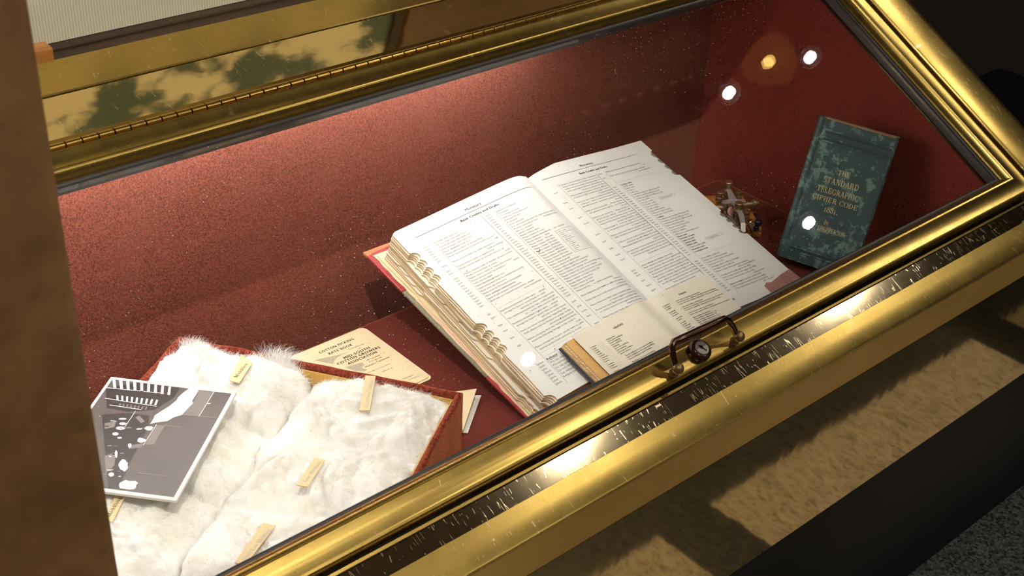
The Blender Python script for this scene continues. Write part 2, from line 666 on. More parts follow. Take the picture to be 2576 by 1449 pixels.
def thing(name, loc, label, cat, group=None):
    o = bpy.data.objects.new(name, None)
    o.empty_display_size = 0.02
    COL.objects.link(o)
    o.location = loc
    o['label'] = label
    o['category'] = cat
    if group:
        o['group'] = group
    return o


def tag(o, label, cat, group=None):
    o['label'] = label
    o['category'] = cat
    if group:
        o['group'] = group
    return o


def struct(o):
    o['kind'] = 'structure'
    return o


# ------------------------------------------------------------------ lettering
_glyph = {}


def glyph(ch, res=2):
    """mesh of one built-in-font character (height 1) and its advance"""
    if ch in _glyph:
        return _glyph[ch]

    def mesh_of(body):
        cu = bpy.data.curves.new('t', 'FONT')
        cu.body = body
        cu.size = 1.0
        cu.resolution_u = res
        cu.fill_mode = 'FRONT'
        ob = bpy.data.objects.new('t', cu)
        me = bpy.data.meshes.new_from_object(ob)
        vs = [tuple(v.co[:2]) for v in me.vertices]
        fs = [tuple(p.vertices) for p in me.polygons]
        bpy.data.objects.remove(ob)
        bpy.data.meshes.remove(me)
        bpy.data.curves.remove(cu)
        return vs, fs

    def width(body):
        vs, _ = mesh_of(body)
        xs = [v[0] for v in vs]
        return max(xs)-min(xs)
    if '||' not in _glyph:
        _glyph['||'] = width('||')
    adv = width('|'+ch+'|')-_glyph['||']
    vs, fs = mesh_of(ch) if ch != ' ' else ([], [])
    _glyph[ch] = (vs, fs, adv)
    return _glyph[ch]


def text2d(body, bold=0.0):
    """flat text starting at x=0, em 1: verts, faces, width"""
    V, F, x = [], [], 0.0
    for ch in body:
        if ch == '|':           # toggles heavy type
            bold = 0.0 if bold else .055
            continue
        vs, fs, adv = glyph(ch)
        for dx in ((0.0,) if not bold else (0.0, bold)):
            o = len(V)
            V += [(v[0]+x+dx, v[1]) for v in vs]
            F += [tuple(i+o for i in f) for f in fs]
        x += adv+bold
    return V, F, x


# a drawn serif alphabet: strokes in a box of cap height 1
def _stem(x, y0=0.0, y1=1.0, w=0.13, s0=True, s1=True, sw=0.15):
    out = [[(x-w/2, y0), (x+w/2, y0), (x+w/2, y1), (x-w/2, y1)]]
    for on, y, d in ((s0, y0, 1), (s1, y1, -1)):
        if on:
            out.append([(x-sw, y), (x+sw, y), (x+sw, y+0.045*d), (x-sw, y+0.045*d)])
    return out


def _bar(x0, x1, y, h=0.055):
    return [[(x0, y-h/2), (x1, y-h/2), (x1, y+h/2), (x0, y+h/2)]]


def _diag(x0, y0, x1, y1, w):
    dx = w/2
    return [[(x0-dx, y0), (x0+dx, y0), (x1+dx, y1), (x1-dx, y1)]]


def _arc(cx, cy, rx, ry, a0, a1, wt=0.13, wn=0.05, n=14):
    """elliptic arc, thick where it runs vertically, thin where it runs flat"""
    q = []
    for i in range(n):
        t0 = R(a0+(a1-a0)*i/n)
        t1 = R(a0+(a1-a0)*(i+1)/n)
        P = []
        for t, sgn in ((t0, 1), (t0, -1), (t1, -1), (t1, 1)):
            w = wn+(wt-wn)*abs(math.cos(t))**1.5
            P.append((cx+(rx+sgn*w/2)*math.cos(t), cy+(ry+sgn*min(w, 0.07)/2)*math.sin(t)))
        q.append(P)
    return q


def _serif_font():
    F = {}
    F['T'] = (_stem(0.40, s1=False)+_bar(0.04, 0.76, 0.97)+[[(0.04, 0.74), (0.09, 0.74), (0.12, 0.99), (0.04, 0.99)], [(0.76, 0.74), (0.71, 0.74), (0.68, 0.99), (0.76, 0.99)]], 0.80)
    F['H'] = (_stem(0.2)+_stem(0.72)+_bar(0.2, 0.72, 0.52), 0.92)
    F['E'] = (_stem(0.2)+_bar(0.1, 0.68, 0.97)+_bar(0.1, 0.70, 0.03)+_bar(0.2, 0.54, 0.52)+[[(0.64, 0.74), (0.69, 0.74), (0.69, 0.99), (0.62, 0.99)], [(0.66, 0.28), (0.71, 0.28), (0.71, 0.01), (0.63, 0.01)], [(0.5, 0.40), (0.55, 0.40), (0.55, 0.64), (0.5, 0.64)]], 0.80)
    F['F'] = F['E']
    F['L'] = (_stem(0.2)+_bar(0.1, 0.66, 0.03)+[[(0.62, 0.3), (0.67, 0.3), (0.67, 0.01), (0.59, 0.01)]], 0.74)
    F['I'] = (_stem(0.22), 0.44)
    F['D'] = (_stem(0.2)+_arc(0.34, 0.5, 0.42, 0.47, -90, 90)+_bar(0.1, 0.36, 0.97)+_bar(0.1, 0.36, 0.03), 0.90)
    F['P'] = (_stem(0.2)+_arc(0.38, 0.74, 0.26, 0.23, -90, 90)+_bar(0.1, 0.40, 0.97)+_bar(0.2, 0.40, 0.51), 0.74)
    F['B'] = (_stem(0.2)+_arc(0.38, 0.75, 0.22, 0.22, -90, 90)+_arc(0.40, 0.27, 0.28, 0.24, -90, 90)+_bar(0.1, 0.42, 0.97)+_bar(0.2, 0.42, 0.52)+_bar(0.1, 0.42, 0.03), 0.80)
    F['R'] = (_stem(0.2)+_arc(0.38, 0.75, 0.25, 0.22, -90, 90)+_bar(0.1, 0.40, 0.97)+_bar(0.2, 0.40, 0.53)+_diag(0.74, 0, 0.44, 0.53, 0.16)+_bar(0.64, 0.86, 0.022, 0.045), 0.86)
    F['A'] = (_diag(0.12, 0, 0.42, 1, 0.06)+_diag(0.72, 0, 0.42, 1, 0.16)+_bar(0.24, 0.62, 0.33)+_bar(0.0, 0.26, 0.022, 0.045)+_bar(0.56, 0.88, 0.022, 0.045), 0.86)
    F['N'] = (_stem(0.18, w=0.06)+_stem(0.74, w=0.06, s0=False)+_diag(0.74, 0, 0.20, 1, 0.16), 0.92)
    F['M'] = (_stem(0.18, w=0.06)+_stem(0.88)+_diag(0.52, 0.05, 0.20, 1, 0.15)+_diag(0.52, 0.05, 0.86, 1, 0.06), 1.08)
    F['C'] = (_arc(0.46, 0.5, 0.38, 0.47, 45, 315)+[[(0.72, 0.70), (0.78, 0.70), (0.78, 0.98), (0.72, 0.92)], [(0.70, 0.10), (0.76, 0.20), (0.74, 0.26), (0.68, 0.18)]], 0.84)
    F['G'] = (_arc(0.46, 0.5, 0.38, 0.47, 45, 310)+_stem(0.76, 0.06, 0.44, s0=False)+[[(0.72, 0.70), (0.78, 0.70), (0.78, 0.98), (0.72, 0.92)]], 0.94)
    F['O'] = (_arc(0.46, 0.5, 0.38, 0.47, 0, 360, n=26), 0.92)
    F['S'] = (_arc(0.36, 0.74, 0.23, 0.23, 40, 270, 0.11)+_arc(0.36, 0.27, 0.26, 0.25, -140, 90, 0.12)+[[(0.52, 0.70), (0.58, 0.70), (0.58, 0.98), (0.53, 0.93)], [(0.10, 0.30), (0.16, 0.30), (0.15, 0.07), (0.10, 0.02)]], 0.72)
    F['1'] = (_stem(0.24, 0, 0.68, s1=False)+_diag(0.14, 0.56, 0.24, 0.68, 0.08), 0.48)
    F['8'] = (_arc(0.30, 0.72, 0.19, 0.22, 0, 360, 0.11, n=20)+_arc(0.30, 0.26, 0.23, 0.25, 0, 360, 0.12, n=20), 0.60)
    F['.'] = ([[(0.08, 0), (0.22, 0), (0.22, 0.14), (0.08, 0.14)]], 0.34)
    F['-'] = (_bar(0.05, 0.3, 0.35), 0.36)
    xh = 0.66
    F['i'] = (_stem(0.18, 0, xh, 0.11, True, False, 0.13)+_bar(0.05, 0.18, xh-0.022, 0.045)+_arc(0.18, 0.88, 0.035, 0.035, 0, 360, 0.08, 0.08, 8), 0.36)
    F['l'] = (_stem(0.18, 0, 1, 0.11, True, False, 0.13)+_bar(0.05, 0.18, 0.978, 0.045), 0.36)
    F['d'] = (_arc(0.30, xh/2, 0.22, xh/2-0.03, 30, 330, 0.11)+_stem(0.52, 0, 1, 0.11, False, False)+_bar(0.39, 0.52, 0.978, 0.045)+_bar(0.52, 0.64, 0.022, 0.045), 0.66)
    F['n'] = (_stem(0.16, 0, xh, 0.11, True, False, 0.13)+_arc(0.34, xh-0.2, 0.18, 0.18, 0, 150, 0.10)+_stem(0.52, 0, xh-0.2, 0.11, True, False, 0.13)+_bar(0.03, 0.16, xh-0.022, 0.045), 0.70)
    F['g'] = (_arc(0.28, 0.45, 0.18, 0.18, 0, 360, 0.10, n=18)+_arc(0.30, -0.10, 0.24, 0.15, 0, 360, 0.09, n=18)+_diag(0.14, 0.08, 0.18, 0.30, 0.07)+_bar(0.14, 0.42, 0.08, 0.06)+_bar(0.40, 0.56, 0.62, 0.05), 0.58)
    F['t'] = (_stem(0.20, 0.08, 0.86, 0.11, False, False)+_bar(0.04, 0.40, xh-0.03)+_arc(0.31, 0.10, 0.11, 0.08, 180, 330, 0.09), 0.44)
    F['r'] = (_stem(0.16, 0, xh, 0.11, True, False, 0.13)+_arc(0.34, xh-0.16, 0.16, 0.14, 20, 150, 0.09)+_bar(0.03, 0.16, xh-0.022, 0.045), 0.50)
    F['c'] = (_arc(0.29, xh/2, 0.21, xh/2-0.03, 50, 320, 0.11), 0.52)
    F['o'] = (_arc(0.30, xh/2, 0.22, xh/2-0.03, 0, 360, 0.11, n=20), 0.60)
    F['a'] = (_arc(0.25, 0.18, 0.17, 0.15, 60, 320, 0.10)+_stem(0.42, 0, xh-0.14, 0.10, False, False)+_arc(0.27, xh-0.18, 0.16, 0.14, 0, 150, 0.09)+_bar(0.42, 0.52, 0.022, 0.045), 0.56)
    F['y'] = (_diag(0.34, -0.05, 0.12, xh, 0.11)+_diag(0.22, -0.28, 0.56, xh, 0.05)+_bar(0.0, 0.26, xh-0.022, 0.045)+_bar(0.44, 0.66, xh-0.022, 0.045), 0.62)
    F['w'] = (_diag(0.28, 0, 0.10, xh, 0.11)+_diag(0.28, 0, 0.44, xh, 0.05)+_diag(0.62, 0, 0.44, xh, 0.11)+_diag(0.62, 0, 0.80, xh, 0.05)+_bar(0.0, 0.22, xh-0.022, 0.045)+_bar(0.70, 0.90, xh-0.022, 0.045), 0.90)
    F[' '] = ([], 0.42)
    return F


SERIF = _serif_font()


def serif2d(body, track=0.0):
    V, F, x = [], [], 0.0
    for ch in body:
        polys, adv = SERIF[ch]
        for p in polys:
            o = len(V)
            V += [(a+x, b) for a, b in p]
            F.append(tuple(range(o, o+len(p))))
        x += adv+track
    return V, F, x-track


def lettering(name, lines, mat, root, parent=None):
    """lines: (V2d, F, width, P_left, P_right, normal, height scale per em or None) laid on a flat surface"""
    g = Geo()
    for V, F, w, P0, P1, nrm, hs in lines:
        P0, P1, nrm = Vector(P0), Vector(P1), Vector(nrm).normalized()
        ex = (P1-P0)
        k = ex.length/w
        ex.normalize()
        ey = nrm.cross(ex).normalized()
        h = k if hs is None else hs
        g.add([P0+ex*(a*k)+ey*(b*h)+nrm*0.00018 for a, b in V], F)
    return flat(name, g.v, g.f, mat, root, parent)

# ------------------------------------------------------------------ the room
X0R, X1R, Y0R, Y1R, ZC = -2.2, 4.6, -3.2, 1.34, 2.75
floor = struct(obj('floor', Geo().box((X0R, Y0R, -0.06), (X1R, Y1R+0.06, 0.0)), 'terrazzo_dark'))
pane = None
for ix in range(-3, 5):
    for (ya, yb) in ((0.135, 0.62), (-0.55, 0.0), (-1.24, -0.69)):
        xa = 0.515+1.035*ix
        if xa < X0R or xa+0.9 > X1R:
            continue
        if pane is None:
            pane = obj('floor_panel', Geo().box((0, 0, 0.0), (0.895, 0.485, 0.0015)), 'terrazzo_tan', parent=floor)
            pane.location = (xa, ya, 0)
            pm = pane.data
        else:
            o = pane.copy()
            COL.objects.link(o)
            o.location = (xa, ya, 0)
            o.scale = (1, (yb-ya)/0.485, 1)
struct(obj('ceiling', Geo().box((X0R, Y0R, ZC), (X1R, Y1R+0.06, ZC+0.05)), 'ceiling'))
struct(obj('wall_back', Geo().box((X0R, Y1R, 0), (X1R, Y1R+0.06, ZC)), 'wall_dark'))
struct(obj('wall_right', Geo().box((X1R, Y0R, 0), (X1R+0.06, Y1R+0.06, ZC)), 'wall_dark'))
struct(obj('wall_left', Geo().box((X0R-0.06, Y0R, 0), (X0R, Y1R+0.06, ZC)), 'wall_tan'))
struct(obj('wall_front', Geo().box((X0R, Y0R-0.06, 0), (X1R, Y0R, ZC)), 'wall_tan'))

# stone pillar close to the camera
g = Geo().box((-0.62, 0.500, 0.0), (0.1945, 0.598, ZC))
tag(obj('stone_pillar', g, 'stone', bevel=0.006, seg=3), 'rough brown stone pillar standing against the end of the brass case', 'pillar')

# ceiling spotlights (some lenses show as white dots in the lid glass, others are added fill)
LAMPS = [((1.95, 0.40, 2.60), (0.90, 0.90, 0.80), 7, 'black ceiling spotlight over the middle of the display case'),
         ((3.15, 0.41, 2.60), (1.38, 0.90, 0.78), 8, 'black ceiling spotlight in front of the farther pair by the end wall'),
         ((2.98, 0.88, 2.60), (1.42, 0.90, 0.80), 6, 'black ceiling spotlight nearer the case of the pair along the back wall'),
         ((3.39, 0.90, 2.60), (1.36, 0.95, 0.80), 6, 'black ceiling spotlight of the back wall pair, closer to the end wall'),
         ((0.70, -0.75, 2.60), (0.10, 0.45, 1.15), 50, 'added black fill spotlight aimed at the stone pillar'),  # unseen lamp added to brighten the pillar front
         ((1.90, -0.60, 2.60), (1.75, 0.15, 0.0), 80, 'black ceiling spotlight aimed at the pale floor panels'),
         ((0.10, 0.15, 2.60), (0.55, 1.33, 1.25), 95, 'added black spotlight washing the framed map for the brass to reflect'),  # unseen lamp added so the brass top reflects a brighter wall
         ((0.75, 0.22, 2.60), (0.44, 0.90, 0.76), 15, 'added black fill spotlight aimed down at the tray of cotton'),  # unseen fill lamp added for the cotton
         ((1.20, 0.02, 2.60), (1.02, 0.97, 0.76), 15, 'added black fill spotlight aimed down at the open code book'),  # unseen fill lamp added to even out the book pages
         ((0.95, 0.05, 2.60), (1.43, 0.87, 0.77), 15, 'added black fill spotlight aimed at the green cipher book')]  # unseen fill lamp added for the green cover and its gilt
for P, A, en, lab in LAMPS:
    P = Vector(P)
    ax = (Vector(A)-P).normalized()
    t = thing('ceiling_spotlight', (P.x, P.y, ZC), lab, 'spotlight', 'ceiling spotlights')
    obj('mounting_plate', Geo().lathe([(0.045, -0.02), (0.045, 0.0)], (P.x, P.y, ZC)), 'housing', root=t, smooth=True)
    obj('stem', Geo().tube([(P.x, P.y, ZC-0.02), P-ax*0.05], 0.006, 8), 'housing', root=t, smooth=True)
    obj('lamp_can', Geo().lathe([(0.012, -0.10), (0.034, -0.085), (0.036, 0.0), (0.0335, 0.012), (0.0325, 0.012), (0.0300, -0.004)], P, ax), 'housing', root=t, smooth=True)
    obj('lens', Geo().lathe([(0.0165, -0.0035), (0.0165, 0.001), (0.009, 0.0035)], P, ax), 'bulb', root=t, smooth=True)
    ld = bpy.data.lights.new('spot', 'SPOT')
    ld.energy = en
    ld.color = (1.0, 0.97, 0.93) if en == 15 else (1.0, 0.92, 0.80)
    ld.spot_size = R({50: 34, 80: 34, 15: 15, 8: 22, 6: 22}.get(en, 52))
    ld.spot_blend = 0.6 if en in (15, 8, 6) else 0.35
    ld.shadow_soft_size = 0.014
    lo = bpy.data.objects.new('spot', ld)
    COL.objects.link(lo)
    lo.matrix_world = Matrix.Translation(P+ax*0.02) @ ax.to_track_quat('-Z', 'Y').to_matrix().to_4x4()

# two unseen ceiling panels, added as room fill, and an amber glass pendant
for xx, lab in ((0.25, 'added white ceiling fill panel across the aisle from the stone pillar'), (2.35, 'added white ceiling fill panel across the aisle from the case end')):
    t = thing('added_fill_panel', (xx, -1.35, ZC), lab, 'ceiling light', 'added fill panels')
    obj('panel_frame', Geo().box((xx-.33, -1.68, ZC-.022), (xx+.33, -1.02, ZC-.0005)), 'housing', root=t)
    obj('diffuser', Geo().box((xx-.30, -1.65, ZC-.026), (xx+.30, -1.05, ZC-.0225)), 'panel_glow', root=t)
t = thing('pendant_lamp', (3.11, 0.93, ZC), 'amber glass pendant lamp hanging between the ceiling spotlights', 'pendant lamp')
obj('cord', Geo().tube([(3.11, 0.93, ZC), (3.11, 0.93, 2.62)], 0.004, 8), 'housing', root=t)
obj('glass_shade', Geo().lathe([(0.015, 0.10), (0.04, 0.085), (0.070, 0.03), (0.082, -0.03), (0.078, -0.035), (0.066, 0.02), (0.032, 0.075)], (3.11, 0.93, 2.52), (0, 0, 1), 28), 'amber', root=t, smooth=True)
obj('bulb', Geo().lathe([(0.004, -0.022), (0.016, -0.012), (0.018, 0.0), (0.012, 0.02), (0.008, 0.04)], (3.11, 0.93, 2.53), (0, 0, 1), 16), 'amber_bulb', root=t, smooth=True)

# ------------------------------------------------------------------ the brass display case
LA = R(28.86332)
CS, SN = math.cos(LA), math.sin(LA)
GX, GY, GZ = 1.50223, 0.70649, 0.85000
XRW, YBW, ZB = 1.5055, 1.2036, 0.6761      # right lining, back lining, top of the velvet board
XL = -0.24
YFI = 0.655                                 # inner front face


def LID(x, s, n):
    return Vector((x, GY+s*CS-n*SN, GZ+s*SN+n*CS))


def DN(d, n):
    p = LID(0, -0.0025-d, n)
    return (p.y, p.z)


CASE = thing('display_case', (0.7, 0.95, 0.0), 'long brass framed display case with sloping glass lid and red velvet lining', 'display case')
XO = 1.655
obj('plinth', Geo().box((XL+0.06, 0.755, 0.0), (2.60, 1.27, 0.5605)), 'black', root=CASE)
obj('bottom_panel', Geo().box((XL, 0.630, 0.5605), (XO-0.01, 1.29, 0.585)), 'black', root=CASE)
obj('back_lining', Geo().box((XL+0.02, YBW, 0.585), (XRW+0.012, YBW+0.014, 1.046)), 'velvet_wall', root=CASE)
obj('back_panel', Geo().box((XL, YBW+0.015, 0.585), (XO-0.01, 1.29, 1.058)), 'black', root=CASE)


def side_poly(x0, x1, y0, y1, drop):
    ztop = lambda y: GZ+(y-GY)/CS*SN-drop
    pr = [(y0, 0.585), (y1, 0.585), (y1, min(1.045, ztop(y1))), (1.06, min(1.045, ztop(1.06))), (y0, ztop(y0))]
    return Geo().prism_x(pr, x0, x1)


obj('side_lining', side_poly(XRW, XRW+0.012, YFI, YBW, 0.020), 'velvet_side', root=CASE)
obj('side_lining', side_poly(XL+0.02, XL+0.032, YFI, YBW, 0.020), 'velvet_side', root=CASE)
obj('front_lining', Geo().box((XL+0.032, YFI-0.012, 0.585), (XRW, YFI, 0.795)), 'velvet_wall', root=CASE)
obj('side_panel', side_poly(XRW+0.013, XO-0.004, 0.632, 1.215, 0.034), 'black', root=CASE)
obj('side_panel', side_poly(XL, XL+0.019, 0.632, 1.215, 0.034), 'black', root=CASE)

E_y, E_z = DN(0.1008, -0.0012)
obj('front_fascia', Geo().box((XL, E_y+0.0010, 0.5608), (XO, E_y+0.012, 0.7552)), 'brass_mirror', root=CASE, bevel=0.0006, seg=1)
obj('gold_band', Geo().box((XL, E_y+0.0004, 0.7556), (XO, E_y+0.012, E_z-0.0008)), 'brass_gold', root=CASE, bevel=0.0006, seg=1)
obj('front_sill', Geo().prism_x([DN(0.0676, -0.0010), DN(0.080, -0.0002), DN(0.0975, 0.0009), DN(0.0998, 0.0006), DN(0.1008, -0.0010), (E_y, E_z-0.002), (E_y+0.02, E_z-0.004), DN(0.0676, -0.016)], XL, XO), 'brass_satin', root=CASE, smooth=True, angle=20)
obj('polished_strip', Geo().prism_x([DN(0.0469, -0.0034), DN(0.0672, -0.0021), DN(0.0672, -0.016), DN(0.0469, -0.016)], XL, XO), 'brass_polish', root=CASE)
obj('sill_lip', Geo().prism_x([DN(0.0420, -0.020), DN(0.0420, -0.0026), DN(0.0427, -0.0018), DN(0.0457, -0.0018), DN(0.0465, -0.0028), DN(0.0465, -0.020)], XL, XO), 'brass_rail', root=CASE)
obj('rebate', Geo().prism_x([DN(0.030, -0.014), DN(0.0418, -0.0135), DN(0.0418, -0.020), DN(0.030, -0.020)], XL, XO-0.1), 'black', root=CASE)


def cheek(x0, x1, sgn):
    pr = [(0.0630, -0.028), (0.0630, -0.002), (0.0637, 0.0006), (0.0655, 0.0016), (0.0685, 0.0024), (0.0940, 0.0040), (0.1240, 0.0030), (0.1320, 0.0020), (0.1390, -0.0015), (0.1460, -0.0075), (0.1475, -0.012), (0.1475, -0.028)]
    return pr


pr = cheek(0, 0, 1)
g = Geo()
g.hexa([LID(GX+0.003+d, -0.0485, n) for d, n in pr], [LID(GX+0.003+d, 0.470, n) for d, n in pr])
obj('side_frame', g, 'brass_satin', root=CASE, smooth=True, angle=25)
g = Geo()
g.hexa([LID(XL+0.045-d*0.3, -0.0485, n) for d, n in pr], [LID(XL+0.045-d*0.3, 0.470, n) for d, n in pr])
obj('side_frame', g, 'brass_satin', root=CASE, smooth=True, angle=25)

# top of the case behind the hinge
HY, HZ = LID(0, 0.4372, 0.0).y, LID(0, 0.4372, 0.0).z
T10 = math.tan(R(10))
mY = 1.1565
mZ = HZ+(mY-HY)*T10
obj('hinge_strip', Geo().prism_x([(HY, HZ), (mY, mZ), (mY, mZ-0.018), (HY, HZ-0.018)], XL, XO), 'brass_ledge', root=CASE)
lY = 1.2160
lZ = mZ+0.0022+(lY-mY-0.0022)*T10
obj('top_ledge', Geo().prism_x([(mY+0.0010, mZ-0.018), (mY+0.0010, mZ+0.0012), (mY+0.0024, mZ+0.0024), (lY-0.002, lZ), (lY, lZ-0.0014), (lY, lZ-0.020)], XL, XO), 'brass_satin', root=CASE)
obj('ledge_rear', Geo().box((XL, lY+0.0005, 1.046), (XO, 1.29, 1.062)), 'wood_trim', root=CASE)

hinge = obj('piano_hinge', Geo().prism_x([(LID(0, 0.4270, 0.0022).y, LID(0, 0.4270, 0.0022).z), (LID(0, 0.4366, 0.0012).y, LID(0, 0.4366, 0.0012).z), (LID(0, 0.4366, -0.010).y, LID(0, 0.4366, -0.010).z), (LID(0, 0.4205, -0.010).y, LID(0, 0.4205, -0.010).z), (LID(0, 0.4205, -0.0040).y, LID(0, 0.4205, -0.0040).z)], XL, XO), 'brass_hinge', root=CASE)
PITCH = 0.01625
KA, KB = [], []
cy, cz = LID(0, 0.4238, 0.0066).y, LID(0, 0.4238, 0.0066).z
protoA = protoB = None
i = 0
x = XL+0.05
while x < GX+0.04:
    if i < 2:
        g = Geo().lathe([(0.0037, 0.0004), (0.0042, 0.0009), (0.0042, PITCH-0.0009), (0.0037, PITCH-0.0004)], (0, 0, 0), (1, 0, 0), 16)
        if i == 0:   # leaf turned down onto the lid rail
            a = [(0.0010, -0.0041), (-0.0039, 0.0), (-0.0050, -0.0060), (-0.0010, -0.0085)]
        else:        # leaf turned back onto the ledge
            a = [(0.0010, 0.0040), (0.0060, 0.0020), (0.0062, -0.0004), (0.0, -0.0020)]
        g.prism_x(a, 0.0005, PITCH-0.0005)
        o = obj('knuckle', g, 'brass_hinge', parent=hinge, smooth=True, angle=40)
        if i == 0:
            protoA = o
        else:
            protoB = o
    else:
        o = (protoA if i % 2 == 0 else protoB).copy()
        COL.objects.link(o)
    o.location = (x-CASE.location.x, cy-CASE.location.y, cz-CASE.location.z)
    x += PITCH
    i += 1

# the lid: four mitred rails, gasket, pane, handle, lock, screw
LX0, LX1, LS0, LS1 = -0.16, GX+0.003, -0.0025, 0.3845


def frame_sweep(prof, top_scale=0.86):
    g = Geo()
    n = len(prof)
    rings = []
    for cx, csn, sx, ss in ((LX0, LS0, -1, -1), (LX1, LS0, 1, -1), (LX1, LS1, 1, 1), (LX0, LS1, -1, 1)):
        rings.append([LID(cx+sx*d, csn+ss*d*(top_scale if ss > 0 else 1), nn) for d, nn in prof])
    vs = [v for r in rings for v in r]
    fs = []
    for k in range(4):
        a, b = k*n, ((k+1) % 4)*n
        for j in range(n):
            fs.append((a+j, a+(j+1) % n, b+(j+1) % n, b+j))
    return g.add(vs, fs)


RAIL = [(0.0042, -0.012), (0.0042, 0.0034), (0.0052, 0.0046), (0.0062, 0.0056), (0.0080, 0.0090), (0.0105, 0.0118), (0.0128, 0.0130), (0.0137, 0.0132), (0.0142, 0.0124), (0.0147, 0.0131),
        (0.0170, 0.0126), (0.0210, 0.0116), (0.0255, 0.0111), (0.0300, 0.0113), (0.0340, 0.0119), (0.0362, 0.0123), (0.0376, 0.0120), (0.0386, 0.0108), (0.0390, 0.0088), (0.0390, -0.012)]
lid = obj('lid', frame_sweep(RAIL), 'brass_rail', root=CASE, smooth=True, angle=28)
obj('gasket', frame_sweep([(0.0, -0.0115), (0.0, 0.0002), (0.0006, 0.0018), (0.0022, 0.0028), (0.0041, 0.0026), (0.0041, -0.0115)], 1.0), 'gasket', root=CASE, parent=lid, smooth=True, angle=40)
obj('glass_pane', Geo().hexa([LID(LX0+0.0005, LS0+0.0005, -0.006), LID(LX1-0.0005, LS0+0.0005, -0.006), LID(LX1-0.0005, LS1-0.0005, -0.006), LID(LX0+0.0005, LS1-0.0005, -0.006)],
                             [LID(LX0+0.0005, LS0+0.0005, 0.0), LID(LX1-0.0005, LS0+0.0005, 0.0), LID(LX1-0.0005, LS1-0.0005, 0.0), LID(LX0+0.0005, LS1-0.0005, 0.0)]), 'glass', root=CASE, parent=lid)
NL = Vector((0, -SN, CS))
sx_ = LID(0.893, 0.3975, 0.0113)
obj('screw', Geo().lathe([(0.0042, -0.0006), (0.0042, 0.0006), (0.0030, 0.0009), (0.0024, 0.0004), (0.0010, 0.0006)], sx_, NL, 18), 'nickel', root=CASE, parent=lid, smooth=True)

# pull handle: bail on two ball posts
hb = Geo()
c0, c1 = LID(0.8470, -0.0125, 0.0390), LID(0.9290, -0.0150, 0.0390)
b0, b1 = LID(0.8500, -0.0325, 0.0185), LID(0.9440, -0.0325, 0.0185)
pts = [b0, b0.lerp(c0, 0.5)+Vector((-0.001, 0, 0.001)), c0.lerp(b0, 0.12), c0+Vector((0.004, 0, 0.0005)), c0.lerp(c1, 0.25), c0.lerp(c1, 0.5)+NL*-0.0015, c0.lerp(c1, 0.75), c1+Vector((-0.004, 0, 0.0005)), c1.lerp(b1, 0.12), b1.lerp(c1, 0.5)+Vector((0.001, 0, 0.001)), b1]
hb.tube(pts, [0.0033, 0.0032, 0.0035, 0.0038, 0.0042, 0.0048, 0.0042, 0.0038, 0.0035, 0.0032, 0.0033], 12)
handle = obj('pull_handle', hb, 'bronze', root=CASE, parent=lid, smooth=True, angle=60)
for xx in (0.850, 0.944):
    pb = LID(xx, -0.0338, 0.0112)
    prof = [(0.0052, -0.001), (0.0052, 0.0008), (0.0040, 0.0022), (0.0034, 0.0040), (0.0042, 0.0058)]
    prof += [(0.0062*math.cos(R(t)), 0.0098+0.0062*math.sin(R(t))) for t in range(-45, 90, 15)]+[(0.0005, 0.016)]
    obj('ball_post', Geo().lathe(prof, pb, NL, 20), 'brass_old', root=CASE, parent=lid, smooth=True, angle=60)
lkp = LID(0.8935, -0.0262, 0.0108)
obj('lock_collar', Geo().lathe([(0.0118, -0.001), (0.0118, 0.0012), (0.0124, 0.0040), (0.0118, 0.0078), (0.0098, 0.0098), (0.0085, 0.0098), (0.0080, 0.0090)], lkp, NL, 28), 'lockred', root=CASE, parent=lid, smooth=True, angle=50)
g = Geo().lathe([(0.0080, 0.0070), (0.0080, 0.0096), (0.0076, 0.0100), (0.0005, 0.0100)], lkp, NL, 24)
obj('lock_face', g, 'nickel', root=CASE, parent=lid, smooth=True)
kx, ks = Vector((1, 0, 0)), Vector((0, CS, SN))
kd = (kx*0.45-ks*0.89).normalized()
kp = kd.cross(NL)
g = Geo()
q0 = lkp+NL*0.01025
g.add([q0-kd*0.0045-kp*0.0009, q0+kd*0.0052-kp*0.0009, q0+kd*0.0052+kp*0.0009, q0-kd*0.0045+kp*0.0009], [(0, 1, 2, 3)])
g.add([q0-kd*0.001+kp*0.0020*math.cos(R(a))+kd*0.0020*math.sin(R(a)) for a in range(0, 360, 30)], [tuple(range(12))])
flat('keyhole', g.v, g.f, 'knob_black', root=CASE, parent=lid)

# strip lamp fixed under the top of the case
t = thing('strip_lamp', (0.50, 1.156, 1.046), 'slim white tube lamp fixed under the case top, behind the upper rail', 'lamp')
obj('lamp_channel', Geo().box((-0.17, 1.143, 1.034), (1.13, 1.169, 1.046)), 'whitecard', root=t)
obj('lamp_tube', Geo().tube([(-0.15, 1.156, 1.024), (1.11, 1.156, 1.024)], 0.0075, 12), 'tube', root=t, smooth=True)
for xx in (-0.16, 1.12):
    obj('lamp_cap', Geo().box((xx-0.01, 1.146, 1.014), (xx+0.01, 1.166, 1.034)), 'whitecard', root=t)

